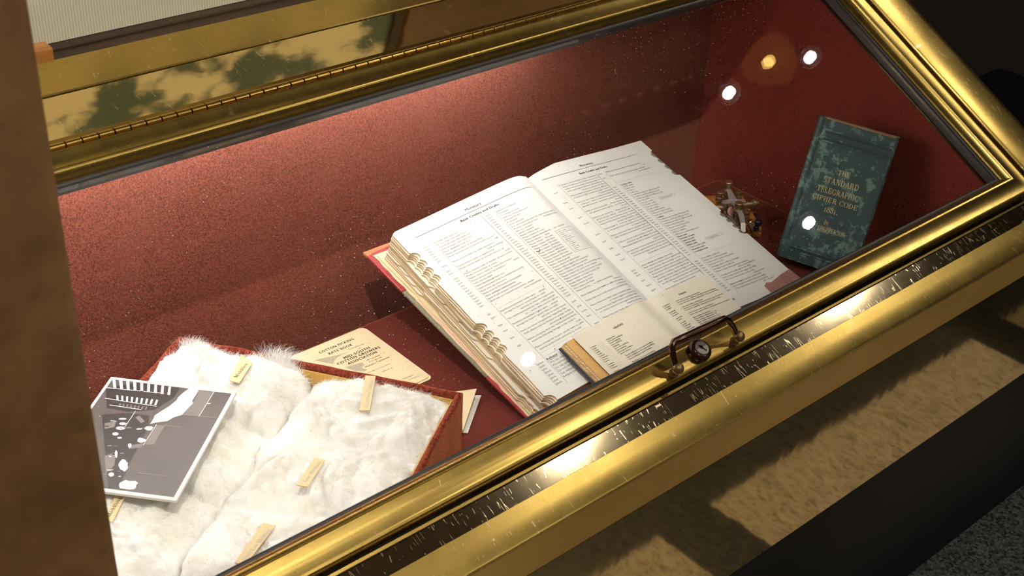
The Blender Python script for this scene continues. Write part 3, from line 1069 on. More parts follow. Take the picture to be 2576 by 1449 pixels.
# behind the case: wooden rail, ribbed sheet, printed map panel on the wall
g = Geo().box((XL-0.2, 1.291, 1.0000), (2.2, 1.339, 1.0660))
tag(obj('wooden_rail', g, 'wood_trim', bevel=0.002), 'dark brown wooden rail running behind the top of the case', 'rail')
g = Geo().prism_x([(1.2235, 1.0625), (1.2420, 1.0625), (1.2420, 1.0960), (1.2235, 1.0940)], 0.40, 0.4900)
tag(obj('wooden_block', g, 'wood_block', bevel=0.001), 'small orange wooden block on the brass top beside the stone pillar', 'block')
g = Geo().box((XL-0.2, 1.305, 1.0665), (2.2, 1.312, 1.172))
tag(obj('ribbed_sheet', g, 'ribbed'), 'cream vertically ribbed translucent sheet standing on the wooden rail', 'panel')
t = thing('map_panel', (0.8, 1.325, 1.175), 'framed printed map panel with cream water and dark green land', 'map')
obj('map_sheet', Geo().box((XL-0.2, 1.318, 1.185), (1.02, 1.338, 1.85)), 'mural', root=t)
for a, b in (((XL-0.215, 1.312, 1.174), (1.035, 1.338, 1.1845)), ((XL-0.215, 1.312, 1.8505), (1.035, 1.338, 1.865)), ((1.0205, 1.312, 1.1845), (1.035, 1.338, 1.8505)), ((XL-0.215, 1.312, 1.1845), (XL-0.2005, 1.338, 1.8505))):
    obj('frame_bar', Geo().box(a, b), 'wood_trim', root=t)

tag(obj('wall_panel_board', Geo().box((1.045, 1.314, 1.176), (2.2, 1.339, 1.86)), wood('brown wall board', (0.10, 0.052, 0.015), (0.17, 0.095, 0.03), 12)), 'brown wooden board on the wall beside the framed map', 'panel')

# the velvet covered display board inside the case
YR = 1.150
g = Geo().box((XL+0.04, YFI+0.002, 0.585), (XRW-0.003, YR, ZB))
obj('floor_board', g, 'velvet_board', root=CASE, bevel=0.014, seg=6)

# ------------------------------------------------------------------ the big open code book
TB = R(16)
PCB = Vector((0.8310, 0.8596, 0.6851))
EV = Vector((0, math.cos(TB), math.sin(TB)))
EW = Vector((0, -math.sin(TB), math.cos(TB)))
UG = 0.232


def BK(u, v, w):
    return PCB+Vector((u, 0, 0))+EV*v+EW*w


_LP = [(0.0, .040), (.008, .041), (.06, .046), (.12, .0525), (.18, .0585), (.205, .060), (.222, .0575), (.232, .050)]
_RP = [(.232, .050), (.240, .0515), (.255, .0510), (.29, .0475), (.35, .041), (.41, .034), (.475, .0285)]


def _ip(T, u):
    if u <= T[0][0]:
        return T[0][1]
    for (a, b), (c, d) in zip(T, T[1:]):
        if u <= c:
            return b+(d-b)*(u-a)/(c-a)
    return T[-1][1]


def WP(u, v):
    w = (_ip(_LP, u-0.006)+_ip(_LP, u)+_ip(_LP, min(u+0.006, UG)))/3 if u < UG else (_ip(_RP, max(u-0.006, UG))+_ip(_RP, u)+_ip(_RP, u+0.006))/3
    g_ = max(0.0, 1-abs(u-UG)/.10)
    return w-.010*max(0.0, (.29-v))/.25*g_


def scallops(v, v0, v1, m, depth):
    """inward cut of a row of m thumb notches between v0 (head side) and v1"""
    if not (v1 < v < v0):
        return 0.0
    h = (v0-v1)/m
    k = (v0-v)/h
    f = k-int(k)
    return depth*(math.sqrt(max(0.0, 1-(2*f-1)**2))*0.75+0.25)


BOOK = thing('open_code_book', BK(0.23, 0.0, -0.004), 'large open code book with printed columns, thumb notches and red leather corners', 'book')
NG = 14
rnd = random.Random(4)
V_HEAD, V_FOOT = 0.2905, -0.0195


def vlist(n):
    return [V_HEAD+(V_FOOT-V_HEAD)*i/n for i in range(n+1)]


def leaf_group(side, k, ng, nv, nu, jit):
    """one sheaf of leaves: follows the page curve at its depth, cut edge with thumb notches"""
    g_ = Geo()
    f0, f1 = 1-k/ng, 1-(k+1)/ng
    top, bot = [], []
    for v in vlist(nv):
        vh = v
        if side < 0:
            cut = 0.0
            if k <= 4:
                cut = max(scallops(v, .2500, .1950, 4, .0088-.0011*k), scallops(v, .1172, .0665, 4, .0088-.0011*k), scallops(v, -.0085, -.024, 1, .010-.001*k))
            elif k <= 9:
                e0 = .205-.030*(k-5)
                cut = .0042*min(1, max(0, (e0-v)/.004))+scallops(v, .030-.004*(k-5), -.024, 3, .0035)
            else:
                e0 = .262-.016*(k-10)
                cut = .0030*min(1, max(0, (e0-v)/.004))-.0026*min(1, max(0, (e0-.05-v)/.004))+scallops(v, .022, -.024, 4, .0035)
            ue = .0082-.0050*k/ng+jit+.0009*noise.noise(Vector((v*22, k*3.1, 0)))+cut
            if v > V_HEAD-.006:
                ue += .006-math.sqrt(max(0, .006**2-(v-(V_HEAD-.006))**2))
            us = [ue+(UG-.0004-ue)*(1-(1-j/nu)**1.25) for j in range(nu+1)]
        else:
            cut = 0.0
            if k == 0:
                cut = max(scallops(v, .2660, .2120, 4, .0095), scallops(v, .1320, .0850, 4, .0095), scallops(v, .0040, -.0085, 1, .010))
            ue = .4700+.0025*k/ng+jit*0.6-cut
            if v > V_HEAD+.011-.012:
                ue -= .012-math.sqrt(max(0, .012**2-(v-(V_HEAD-.001))**2))
            us = [UG+.0004+(ue-UG-.0004)*(j/nu)**1.25 for j in range(nu+1)]
        rt, rb = [], []
        for u in us:
            vv = vh
            if side > 0:    # right head edge stands a little higher
                vv = vh+.012*min(1, (u-UG)/.06)*max(0, (vh-.1)/.19)
            elif vh > .2:
                vv = vh+.003*min(1, (u/.2))*(vh-.2)/.09
            w = WP(u, vv)
            rt.append(BK(u, vv, .003+(w-.003)*f0))
            rb.append(BK(u, vv, .003+(w-.003)*f1))
        top.append(rt)
        bot.append(rb)
    n = nu+1
    m = len(top)
    vs = [p for r in top for p in r]+[p for r in bot for p in r]
    o = n*m
    fs = []
    for i in range(m-1):
        for j in range(nu):
            fs.append((i*n+j, i*n+j+1, (i+1)*n+j+1, (i+1)*n+j))
            fs.append((o+i*n+j, o+(i+1)*n+j, o+(i+1)*n+j+1, o+i*n+j+1))
        for j in (0, nu):
            fs.append((i*n+j, (i+1)*n+j, o+(i+1)*n+j, o+i*n+j))
    for i in (0, m-1):
        for j in range(nu):
            fs.append((i*n+j, i*n+j+1, o+i*n+j+1, o+i*n+j))
    return g_.add(vs, fs)


def sheaf(side, ng, nu0):
    for k in range(ng):
        geo = leaf_group(side, k, ng, 150 if k < 6 else 100, nu0 if k == 0 else 6, 0.0 if k == 0 else rnd.uniform(-.0012, .0012))
        nm = ('left_page' if side < 0 else 'right_page') if k == 0 else 'leaf_sheaf'
        o = obj(nm, geo, 'page' if k == 0 else 'edges', root=BOOK, smooth=True, angle=40)
        if k == 0:
            o.data.materials.append(M['edges'])
            for p in o.data.polygons:
                if abs(p.normal.dot(EW)) < 0.6:
                    p.material_index = 1
            page = o
        else:
            o.data.materials.append(M['page_warm'])
            for p in o.data.polygons:
                if abs(p.normal.dot(EW)) >= 0.6:
                    p.material_index = 1
    return page


lpage = sheaf(-1, NG, 56)
rpage = sheaf(1, 8, 56)

# boards, leather corners, spine, endpapers
def bslab(pts, w0, w1):
    return Geo().hexa([BK(u, v, w0) for u, v in pts], [BK(u, v, w1) for u, v in pts])


def cu(v):      # left edge of the cover
    return -.0117+(.3106-v)/.3326*.0125


obj('cover_board', bslab([(cu(.232), .232), (cu(.072), .072), (.2, .072), (.2, .232)], -.0034, -.0002), 'cloth_grey', root=BOOK, bevel=.0008)
for (va, vb_), mt in (((.3106, .2322), 'leather_red'), ((.0718, -.0215), 'leather_red')):
    obj('leather_corner', bslab([(cu(va)-.0005, va), (cu(vb_)-.0005, vb_), (.2, vb_), (.2, va)], -.0036, 0.0002), mt, root=BOOK, bevel=.0012)
obj('worn_edge', bslab([(cu(.3106)-.0009, .3112), (cu(.300)-.0009, .302), (.004, .3045), (.04, .3065), (.04, .3112)], -.0040, .0006), 'leather_worn', root=BOOK, bevel=.0010)
obj('cover_board', bslab([(.262, .3106), (.262, -.0215), (.4765, -.0215), (.4765, .3106)], -.0034, -.0002), 'leather_pink', root=BOOK, bevel=.0008)
obj('spine', bslab([(.2005, .3112), (.2005, -.0215), (.2615, -.0215), (.2615, .3112)], -.0036, .0004), 'leather_red', root=BOOK, bevel=.0010)
rn = random.Random(8)
for nm, mt, ul, va, vb_, w0, w1 in (('endpaper', 'card', -.0030, .300, -.019, .0004, .0010), ('endpaper', 'pinkpaper', -.0014, .212, .012, .0012, .0018), ('endpaper', 'card', .0004, .296, -.017, .0020, .0027)):
    n_ = 30
    pts = []
    for i in range(n_+1):
        v = va+(vb_-va)*i/n_
        pts.append((cu(v)*0.55+ul+.0045+rn.uniform(-.0009, .0009), v))
    pts += [(.1, vb_), (.1, va)]
    obj(nm, bslab(pts, w0, w1), mt, root=BOOK)

# index tabs standing in the right-hand thumb notches
for v0, v1, m, ltr in ((.2660, .2120, 4, '    '), (.1320, .0850, 4, 'NOPQ'), (.0040, -.0085, 1, ' ')):
    h = (v0-v1)/m
    for j in range(m):
        vc = v0-(j+.5)*h
        vo = .012*max(0, (vc-.1)/.19)
        pts = []
        for a in range(-90, 91, 15):
            pts.append((.4695-.0082*math.cos(R(a)), vc+vo+h*.46*math.sin(R(a))))
        wq = .0261
        tb = obj('index_tab', Geo().hexa([BK(u, v, wq-.0006) for u, v in pts], [BK(u, v, wq+.0002) for u, v in pts]), plain('index tab grey', (0.20, 0.215, 0.225), 0.6) if 'tabmat' not in M else M['tabmat'], root=BOOK)
        M['tabmat'] = tb.data.materials[0]
        if ltr[j] != ' ':
            V, F, w_ = text2d(ltr[j], .03)
            k_ = .0062
            flat('tab_letter', [BK(.4635+(a-.3)*k_*.8, vc+vo+(b-.35)*k_, wq+.0006) for a, b in V], F, 'ink_dark', root=BOOK, parent=tb)

# ---- the print on both pages
EM = .00355


class Print:
    def __init__(s):
        s.V, s.F = [], []

    def put(s, body, u, v, em=EM, bold=0.0, right=None, fit=None):
        V, F, w = text2d(body, bold)
        kx = em
        if fit and w*em > 0:
            kx = fit/w
            kx = min(kx, em*1.12)
            if w*kx > fit:
                kx = fit/w
        if right is not None:
            u = right-w*kx
        o = len(s.V)
        for a, b in V:
            s.pt(u+a*kx, v+b*em)
        s.F += [tuple(i+o for i in f) for f in F]

    def pt(s, u, v):
        s.V.append(BK(u, v, WP(u, v)+.00040))

    def line(s, u0, v0, u1, v1, w=.00030, n=None):
        n = n or max(2, int(abs(u1-u0)/.006)+int(abs(v1-v0)/.02)+1)
        o = len(s.V)
        du, dv = u1-u0, v1-v0
        l = math.hypot(du, dv)
        nu_, nv_ = -dv/l*w/2, du/l*w/2
        for i in range(n+1):
            t = i/n
            s.pt(u0+du*t+nu_, v0+dv*t+nv_)
            s.pt(u0+du*t-nu_, v0+dv*t-nv_)
        s.F += [(o+2*i, o+2*i+1, o+2*i+3, o+2*i+2) for i in range(n)]


pl, pb = Print(), Print()
pb.line(.0287, .2690, .2205, .2700, .00045)
pb.put('Monetary', .1120, .2738, .0058, .004, fit=.0290)
pb.put('Bank Credits and Drafts', .0950, .2612, .0050, .07, fit=.0620)
pl.line(.0427, .2535, .0430, -.006, .00028)
pb.line(.1238, .2575, .1225, .0300, .00036)
pl.line(.1424, .2570, .1405, .0340, .00028)
PA = .00469
A_rows = [(0, 'Arrange with bank (to)'), (1, 'Will arrange with bank (to)'), (2, 'Cannot arrange with bank (to)'), (3, 'Have arranged with bank (to)'), (4, 'Please |instruct| bank (to)'), (5, 'Please instruct bank to accept draft'), (6, 'Please instruct bank to amend credit accord-'), (7, '>ingly'), (8, 'Please instruct bank by cable and amend'), (9, '>credit accordingly'), (10, 'Please instruct bank to extend time'), (11, 'Please instruct bank to increase amount of'), (12, '>credit'), (13, 'Please instruct bank of transfer of basis month'), (14, 'Please instruct bank to waive'), (15, 'Please instruct bank to waive this require-'), (16, 'Please instruct bank to withdraw'), (15.8, '>[ment'), (17, 'Will instruct bank'), (18, 'Have |instructed| bank (to)'), (19, 'Have instructed bank to extend time (until)'), (20, 'Bank must be instructed'), (21, 'Bank must be instructed immediately'), (22, 'Bank |without instructions|'), (23, 'Bank is still without instructions'), (24, 'Bank has not received instructions, please'), (25, '>advise immediately'), (28, 'Reimbursement-bank insists upon .... please'), (29, '  arrange for buyers\' (your) bank to cable'), (30, '>authority to waive this requirement'), (31, 'The reimbursement-bank says, credit opened'), (32, '>on .... terms, while contract calls for'), (33, 'Reimbursement-bank insists upon .... please'), (34, '  arrange for buyers\' (your) bank to cable'), (35, '>authority to accept instead'), (36, 'There are minor irregularities regarding this'), (37, '  draft, please instruct drawee to accept drafts'), (38, '>(documents) as presented'), (39, 'Before accepting draft the reimbursement-bank'), (40, '  wants the following changes to be made in'), (41, '>credit'), (42, 'Please arrange for buyers\' (your) bank to cable'), (43, '  reimbursement-bank authority to accept')]
for r_, t in A_rows:
    v = .2485-PA*r_
    if t.startswith('>'):
        pl.put(t[1:], 0, v, right=.1195)
    else:
        pl.put(t, .0441, v, fit=.0755)
pb.put('Release', .0441, .0305, .0046, .06)
pb.line(.0441, .0293, .0590, .0293, .0003)
for i, t in enumerate(['We can release', 'We cannot release', 'Do not release', 'Do not release until', 'Get release', 'Release has been']):
    pl.put(t, .0441, .0247-.0048*i, .0042)
codesA = [(0, 'lyido'), (1, 'lyifm'), (2, 'lyigl'), (3, 'lyihk'), (4, 'lyiit'), (5, 'lyiki'), (6, 'lyilh'), (8, 'lyimg'), (10, 'lyinf'), (11, 'lyios'), (13, 'lyipe'), (14, 'lyire'), (15, 'lyisb'), (16, 'lyita'), (17, 'lyiur'), (18, 'lyivz'), (19, 'lyiwy'), (20, 'lyiyq'), (21, 'lyjaw'), (22, 'lyjdo'), (23, 'lyjev'), (24, 'lyjiu'), (27.2, 'lyjli'), (28.6, 'lyjot'), (31.5, 'lyjqe'), (33.6, 'lyjus'), (36.3, 'lyjva'), (39.2, 'lyjyr'), (42.3, 'lyjzy')]
for r_, t in codesA:
    pl.put(t, .0275, .2485-PA*r_)
for i, t in enumerate(['lykew', 'lykfo', 'lykiv', 'lykmi', 'lykou', 'lykre', 'lykut', 'lykwa']):
    pl.put(t, .0290, .0305-.0048*i, .0042)
for va in (.1235, .0428, .0363):
    pl.line(.0445, va, .1195, va+.0006, .00018)
PB_ = .00453
B_rows = ['Refuse(s) to release', 'To release', 'To release at once', 'Will not release (because)', 'Released (from)', 'If released', 'If not released', 'It is very important that the shipment(s) will be', 'Must be released at once', 'Not yet released', 'Unless released', 'Please release after', 'Please release at once', 'Please release immediately .... b/c. market', 'Please release ....  bales', 'Please release   50 bales', 'Please release 100 bales', 'Please release 150 bales', 'Please release 200 bales', 'Please release 250 bales', 'Please release 300 bales', 'Please release 400 bales', 'Please release 500 bales', 'Please release documents', 'Please release goods', 'Please release on guarantee', 'Please release against this payment', 'Please release without payment', 'Please release on receipt of forwarding advice', 'Please release my (our) trust receipt', 'Please release on my (our) trust receipt', 'Please release on trust receipt (of)', 'Please release them from', 'Please release us from', 'We release you from', 'Please instruct .... to cable immediately', '>release of', 'Please |instruct| your |bank| to cable immediate-', '>ly release of', 'Please have your bank instruct custodian bank', '>to', 'Please have your bank cable custodian bank', '>to release (against an amount of', 'Please have your bank instruct custodian bank', '   to release cotton at once against the amount', '>named by this office', 'Please have your bank cable custodian bank', '   to release .... b/c. against my (our) trust re-']
for i, t in enumerate(B_rows):
    v = .2520-PB_*i
    if t.startswith('>'):
        pl.put(t[1:], 0, v, right=.2190)
    else:
        pl.put(t, .1447, v, fit=.0745 if len(t) > 38 else .0700)
pl.put('[released at once', 0, .2520-PB_*8, right=.2195)
codesB = ['lykxy', 'lykyx', 'lylay', 'lylex', 'lylgo', 'lyliw', 'lylni', 'lylov', 'lylsr', 'lylus', 'lylyt', 'lylza', 'lymat', 'lymey', 'lymho', 'lymix', 'lymow', 'lympi', 'lymte', 'lymuv', 'lymxa', 'lymyu', 'lynaa', 'lynbu', 'lynez', 'lyniy', 'lydjo', 'lynox', 'lynqi', 'lynuw', 'lynve', 'lynyv', 'lyoab', 'lyokv', 'lyocu', 'lyodi']
for i, t in enumerate(codesB):
    pl.put(t, .1280, .2520-PB_*i)
for i, t in zip((37, 39, 41, 43, 46), ('lyofs', 'lyogr', 'lyohq', 'lyoiz', 'lyoko')):
    pl.put(t, .1280, .2520-PB_*i-.002)
# small boxed table by the gutter
for a in (((.1905, .1885), (.2200, .1890)), ((.2200, .1890), (.2195, .1465)), ((.2195, .1465), (.1895, .1475)), ((.1895, .1475), (.1905, .1885))):
    pb.line(*a[0], *a[1], .00025)
for i, t in enumerate(['Invoice amount', 'Interest   (from date)', 'Freight', 'Insurance', 'Commission', 'Weighing charges', 'Sampling', 'Storage', 'Forwarding', 'Cables', 'Brokerage', 'Sundries', 'Total']):
    pl.put(t, .1925+.0015*(i % 3 == 1), .1850-.0030*i, .0022, .02)
    pl.line(.2105, .1852-.0030*i, .2185, .1853-.0030*i, .00014)
# right page
pb.line(.2480, .2790, .4360, .2795, .00045)
pb.put('Monetary', .3260, .2832, .0058, .004, fit=.0290)
pb.put('Bank Credits and Drafts', .3125, .2700, .0050, .07, fit=.0560)
pl.line(.2632, .2640, .2618, .0440, .00028)
pb.line(.3372, .2640, .3335, .0430, .00030)
pb.line(.3381, .2640, .3344, .0430, .00022)
pl.line(.3545, .2630, .3545, -.005, .00028)
PR_ = .0046
RA = ['If price has not been fixed at time of shipment', '  please always have your bank instruct cus-', '  todian bank to surrender documents and re-', '  lease cotton against payment of final invoice', '>amount as named by this office', 'When forwarding documents authorize delivery', '  of cotton to mills\' warehouse under control', '>of custodian bank', 'Have your bank cable custodian bank authority', '  to forward .... bales to mills\' warehouse until', '  payment and under control and responsibility', '>of bank', 'Refer to your invoice No. .... Please charge', '  our general account with $ .... and release', '>by cable', 'Refer to your invoice No. .... Please charge our', '  general account with $ .... and if not suffi-', '  cient to cover invoice amount, please transfer', '  balance from separate account to general', '>account and release by cable', 'Please transfer $ .... from our separate account', '  to our general account and instruct your bank', '>to release by cable', 'Release cotton and instruct custodian bank to', '  cable reimbursement bank that cotton has', '>been released', 'Cable as soon as draft has been accepted', '>whereupon |we will release| documents', '|Have instructed| bank to release documents', '>(against the)', 'European bank has been instructed to surrender', '  documents against payment of provisional in-', '  voice amount, buyers (we) will pay only final', '>amount please arrange by cable', '', '', 'Bank |refuses to release| (because)', 'Bank refuses to release cotton against final', '  invoice amount, please arrange at once', 'Bank refuses to release cotton against pro-', '  forma invoice without please arrange at once', 'Bank refuses to release cotton against ap-', '  proximate amount, please arrange at once', 'Bank refuses to release cotton because they', '  are still without authority from your bank', '>Please attend to this matter at once', 'Bank refuses to release documents', 'Bank |has released| documents']
for i, t in enumerate(RA):
    if not t:
        continue
    v = .2600-PR_*i
    if t.startswith('>'):
        pl.put(t[1:], 0, v, right=.3355)
    else:
        pl.put(t, .2645, v, fit=.0705)
pl.line(.2645, .0995+.0020, .3335, .1015, .00018)
for r_, t in [(2, 'lyoub'), (6.4, 'lyotg'), (9, 'lyoux'), (13, 'lyovf'), (15.6, 'lyowe'), (20.5, 'lyoyw'), (23.6, 'lyozl'), (26.6, 'lypac'), (29.3, 'lypdu'), (31.4, 'lypeb'), (36, 'lypia'), (37, 'lyplo'), (38, 'lypoz'), (40.2, 'lypsi'), (42.2, 'lypuy'), (44.2, 'lypyx'), (46.6, 'lyper'), (47.6, 'lyqad')]:
    pl.put(t, .2450, .2590-PR_*r_)
RB = [(0, 'Bank will not surrender documents until fur-'), (1, '>ther'), (2, 'Bank will not surrender documents until pay-'), (3, '>ment is effected'), (6.5, '*Credit(s) (for)'), (7.5, 'Credit unless'), (8.5, 'Credit them'), (9.5, 'Credit us'), (10.5, 'Credit you'), (11.5, 'Credit them with the difference (of)'), (12.5, 'Credit us with the difference (of)'), (13.5, 'Credit you with the difference (of)'), (14.5, 'Do not credit'), (15.5, '(To) our credit'), (16.5, '(To) their credit'), (17.5, '(To) your credit'), (18.5, 'Credit note(s)'), (19.5, 'Send credit note(s)'), (20.5, 'Will send credit note(s)'), (21.5, 'Have sent credit note(s)'), (22.5, '*Credited'), (23.5, 'Credited them with the difference (of)'), (24.5, 'Credited us with the difference (of)'), (25.5, 'Credited you with the difference (of)'), (26.5, 'Not credited (because)'), (27.5, 'Not yet credited (because)'), (28.5, 'As soon as credited'), (29.5, 'Will be credited'), (30.5, 'Will not be credited (because)'), (31.5, '*Blank credit'), (32.5, '*Extension of credit'), (33.5, '*Letter of credit'), (34.5, '*Limited credit'), (35.5, '*Mailed credit'), (36.5, 'Open a credit (with)'), (37.5, '*Revocable credit'), (38.5, '*Irrevocable credit'), (41.5, 'Please |alter| credit (to)'), (42.5, 'Please alter credit accordingly'), (43.5, 'Credit must be altered immediately'), (44.5, 'Have altered credit'), (45.5, '|Arrange| (open) credit (accordingly)'), (46.5, 'Arrange (open) credit with'), (47.5, 'Please arrange (open) additional credit by'), (48.4, '>cable, amount insufficient'), (49.3, 'Arrange (open) credit against sale office'), (50.3, 'Will arrange (open) credit against sale office'), (51.3, 'Will only arrange (open) credit (under'), (52.2, '>conditions that)'), (53.2, '|Have arranged| (opened) a credit (with)'), (54.2, 'Have arranged (opened) credit accordingly'), (55.2, 'They have arranged (opened) a bank credit'), (56.1, '>with ... by cable')]
for r_, t in RB:
    v = .2605-PR_*r_
    if t.startswith('>'):
        pl.put(t[1:], 0, v, right=.4340)
    elif t.startswith('*'):
        pb.put(t[1:], .3565, v, bold=.04)
    else:
        pl.put(t, .3565, v, fit=.0780)
pb.line(.3565, .2605-PR_*6.5-.0010, .3680, .2605-PR_*6.5-.0010, .0003)
pl.line(.3565, .2605-PR_*5, .4320, .2610-PR_*5, .00018)
pl.line(.3565, .2605-PR_*40, .4320, .2610-PR_*40, .00018)
sy = ['ra', 're', 'so', 'ut', 'vi', 'wo', 'xa', 'yu', 'ze', 'ab', 'ec', 'id', 'of', 'ug', 'ah']
for i in range(52):
    r_ = (0, 2.0)[i] if i < 2 else 4.6+i
    if r_ > 55 or 39.2 < r_ < 40.8:
        continue
    pl.put('ly'+'qrst'[i//14 % 4]+sy[i % 15], .3405, .2600-PR_*r_)
pb.put('157', .3330, -.0070, .0045, .03)
for (ua, va), (ub, vb_) in (((.3950, .1870), (.4262, .1870)), ((.3955, .0968), (.4316, .0968))):
    for a in ((ua, va, ub, vb_), (ub, vb_, ub, vb_+.0040), (ub, vb_+.0040, ua, va+.0040), (ua, va+.0040, ua, va)):
        pl.line(*a, .00025)
    pl.put('See next page for bills', ua+.0020, va+.0013, .0022, .02, fit=ub-ua-.004)
# split the print between the two pages so each part belongs to its leaf
def split_print(P, mat, nm):
    for side, page in ((-1, lpage), (1, rpage)):
        keep = [f for f in P.F if ((P.V[f[0]]-PCB).x < UG) == (side < 0)]
        mp_, vs, fs = {}, [], []
        for f in keep:
            q = []
            for i in f:
                if i not in mp_:
                    mp_[i] = len(vs)
                    vs.append(P.V[i])
                q.append(mp_[i])
            fs.append(tuple(q))
        flat(nm, vs, fs, mat, root=BOOK, parent=page)


split_print(pl, 'ink', 'printed_text')
split_print(pb, 'ink_dark', 'printed_heading')
# bits of debris on the left page
for (px, py, ln, an) in ((1357, 630, .0055, .9), (1353, 634, .0050, 2.2), (1174, 684, .0016, 0), (1367, 722, .0018, 1), (1355, 785, .0020, .3), (1395, 880, .0014, 0), (1410, 802, .0022, .4), (1333, 935, .0016, 1)):
    P0 = on_plane(px, py, PCB+EW*.0525, EW)
    u_ = (P0-PCB).x
    v_ = (P0-PCB).dot(EV)
    w_ = WP(u_, v_)
    P0 = on_plane(px, py, PCB+EW*w_, EW)
    u_ = (P0-PCB).x
    v_ = (P0-PCB).dot(EV)
    w_ = WP(u_, v_)+.0005
    c_, s_ = math.cos(an), math.sin(an)
    o = obj('debris_speck', Geo().tube([BK(u_-c_*ln/2, v_-s_*ln/2, w_), BK(u_, v_+.0004, w_+.0006), BK(u_+c_*ln/2, v_+s_*ln/2, w_)], [.0002, .0005, .0003], 5), 'dust', root=BOOK, parent=lpage)
# torn flap of red leather over the lower right corner
pts = [(.4030, -.0195), (.4050, -.0040), (.4120, -.0010), (.4200, -.0035), (.4480, .0020), (.4700, .0045), (.4712, -.0195)]
obj('leather_flap', Geo().hexa([BK(u, v, WP(u, v)+.0003) for u, v in pts], [BK(u, v, WP(u, v)+.0012) for u, v in pts]), 'leather_pink', root=BOOK)

# velvet wedge that props the big book
zlo = ZB+.0002
pr = [(BK(0, .03, -.0042).y, zlo), (BK(0, .275, -.0042).y, zlo), (BK(0, .275, -.0042).y, BK(0, .275, -.0042).z), (BK(0, .03, -.0042).y, BK(0, .03, -.0042).z)]
tag(obj('book_wedge', Geo().prism_x(pr, PCB.x+.06, PCB.x+.42), 'velvet_board'), 'red velvet wedge propping up the large open code book', 'book stand')

# ------------------------------------------------------------------ small open pocket book lying on the big page
SB = thing('pocket_book', BK(.21, .0, .052), 'small open book of cotton grades with navy cover lying on the code book', 'book')


def wbase(u):       # a plane resting on the crests of the page below
    return .0625-.115*max(0, u-.215) if u > .2 else .0555+.0070*(u-.06)/.14


SVT, SVB = .0335, -.090


def sb_sheet(u0, u1, w0f, w1f, vt, vb_, nu=14):
    g_ = Geo()
    us = [u0+(u1-u0)*i/nu for i in range(nu+1)]
    vs = []
    for wf in (w1f, w0f):
        for v in (vt, (vt+vb_)/2, vb_):
            for u in us:
                vs.append(BK(u, v+(.0030*(u-u0)/(u1-u0) if v == vt else 0), wf(u)))
    n = nu+1
    fs = []
    for i in range(2):
        for j in range(nu):
            fs.append((i*n+j, i*n+j+1, (i+1)*n+j+1, (i+1)*n+j))
            fs.append((3*n+i*n+j, 3*n+(i+1)*n+j, 3*n+(i+1)*n+j+1, 3*n+i*n+j+1))
        for j in (0, nu):
            fs.append((i*n+j, (i+1)*n+j, 3*n+(i+1)*n+j, 3*n+i*n+j))
    for i in (0, 2):
        for j in range(nu):
            fs.append((i*n+j, i*n+j+1, 3*n+i*n+j+1, 3*n+i*n+j))
    return g_.add(vs, fs)


obj('cover', sb_sheet(.0610, .3290, lambda u: wbase(u)-.0030, lambda u: wbase(u)-.0014, SVT-.001, SVB), 'navy', root=SB, smooth=True, angle=40)
UF = .2085
thL = lambda u: .0075*min(1, max(0.15, (UF-u)/.02))
thR = lambda u: .0040*min(1, max(0.15, (u-UF)/.02))
for i, (ua, f0, f1) in enumerate(((.0640, 0, .35), (.0660, .36, .62), (.0685, .63, .85))):
    o = obj('leaf_sheaf', sb_sheet(ua, UF-.012, lambda u, f=f0: wbase(u)-.0012+thL(u)*f, lambda u, f=f1: wbase(u)-.0012+thL(u)*f, SVT-.0015, SVB+.001), 'edges_small', root=SB, smooth=True, angle=40)
    if i == 2:
        o.data.materials.append(M['page_brown'])
        for p in o.data.polygons:
            if abs(p.normal.dot(EW)) > .6:
                p.material_index = 1
curl = lambda u: .0022*max(0, 1-(u-.0800)/.030)**2
SL = lambda u: wbase(u)-.0012+thL(u)*1.02+curl(u)
SR = lambda u: wbase(u)-.0012+thR(u)*1.02
spl = obj('left_page', sb_sheet(.0790, UF, lambda u: SL(u)-.0003, SL, SVT, SVB+.001, 30), 'page_small', root=SB, smooth=True, angle=40)
obj('leaf_sheaf', sb_sheet(UF+.012, .3225, lambda u: wbase(u)-.0012, lambda u: wbase(u)-.0012+thR(u)*.9, SVT, SVB+.001), 'edges_small', root=SB, smooth=True, angle=40)
spr = obj('right_page', sb_sheet(UF, .3240, lambda u: SR(u)-.0003, SR, SVT+.0035, SVB+.001, 30), 'page_small', root=SB, smooth=True, angle=40)


def small_print(page, surf, items):
    V2, F2 = [], []
    for body, u, v, em, bold, fit in items:
        V, F, w = text2d(body, bold)
        kx = em if not fit else min(em*1.2, fit/w)
        o = len(V2)
        V2 += [BK(u+a*kx, v+b*em, surf(u+a*kx)+.00025) for a, b in V]
        F2 += [tuple(i+o for i in f) for f in F]
    flat('printed_text', V2, F2, 'ink_dark', root=SB, parent=page)


its = [('GRADES', .1330, .0175, .0040, .05, None)]
gl_ = [['Middling fair.', 'Strict good middling.', 'Good middling.', 'Strict middling.', 'Middling.', 'Strict low middling.', 'Low middling.', 'Strict good ordinary.', 'Good ordinary.'], ['Good middling to strict good middling.', 'Strict middling to strict good middling.', 'Strict middling to good middling.'], ['Middling to strict good middling.', 'Middling to good middling.', 'Middling to strict middling.']]
cl_ = ['Conleash', 'Conlet', 'Conley', 'Conlife', 'Conlike', 'Conlimb', 'Conmadra', 'Conmal', 'Conmit', 'Conmock', 'Conmon', 'Conmove', 'Conolex', 'Conora', 'Conosan']
r_ = 0
ci = 0
for gi, gr in enumerate(gl_):
    for t in gr:
        v = .0085-.0031*r_
        its.append((cl_[ci], .0865, v, .0027, .02, None))
        its.append(('.'*14, .0985, v, .0024, 0, .0135))
        its.append((t, .1125 if gi == 0 else .1170, v, .0027, .02, None))
        r_ += 1
        ci += 1
    r_ += .7
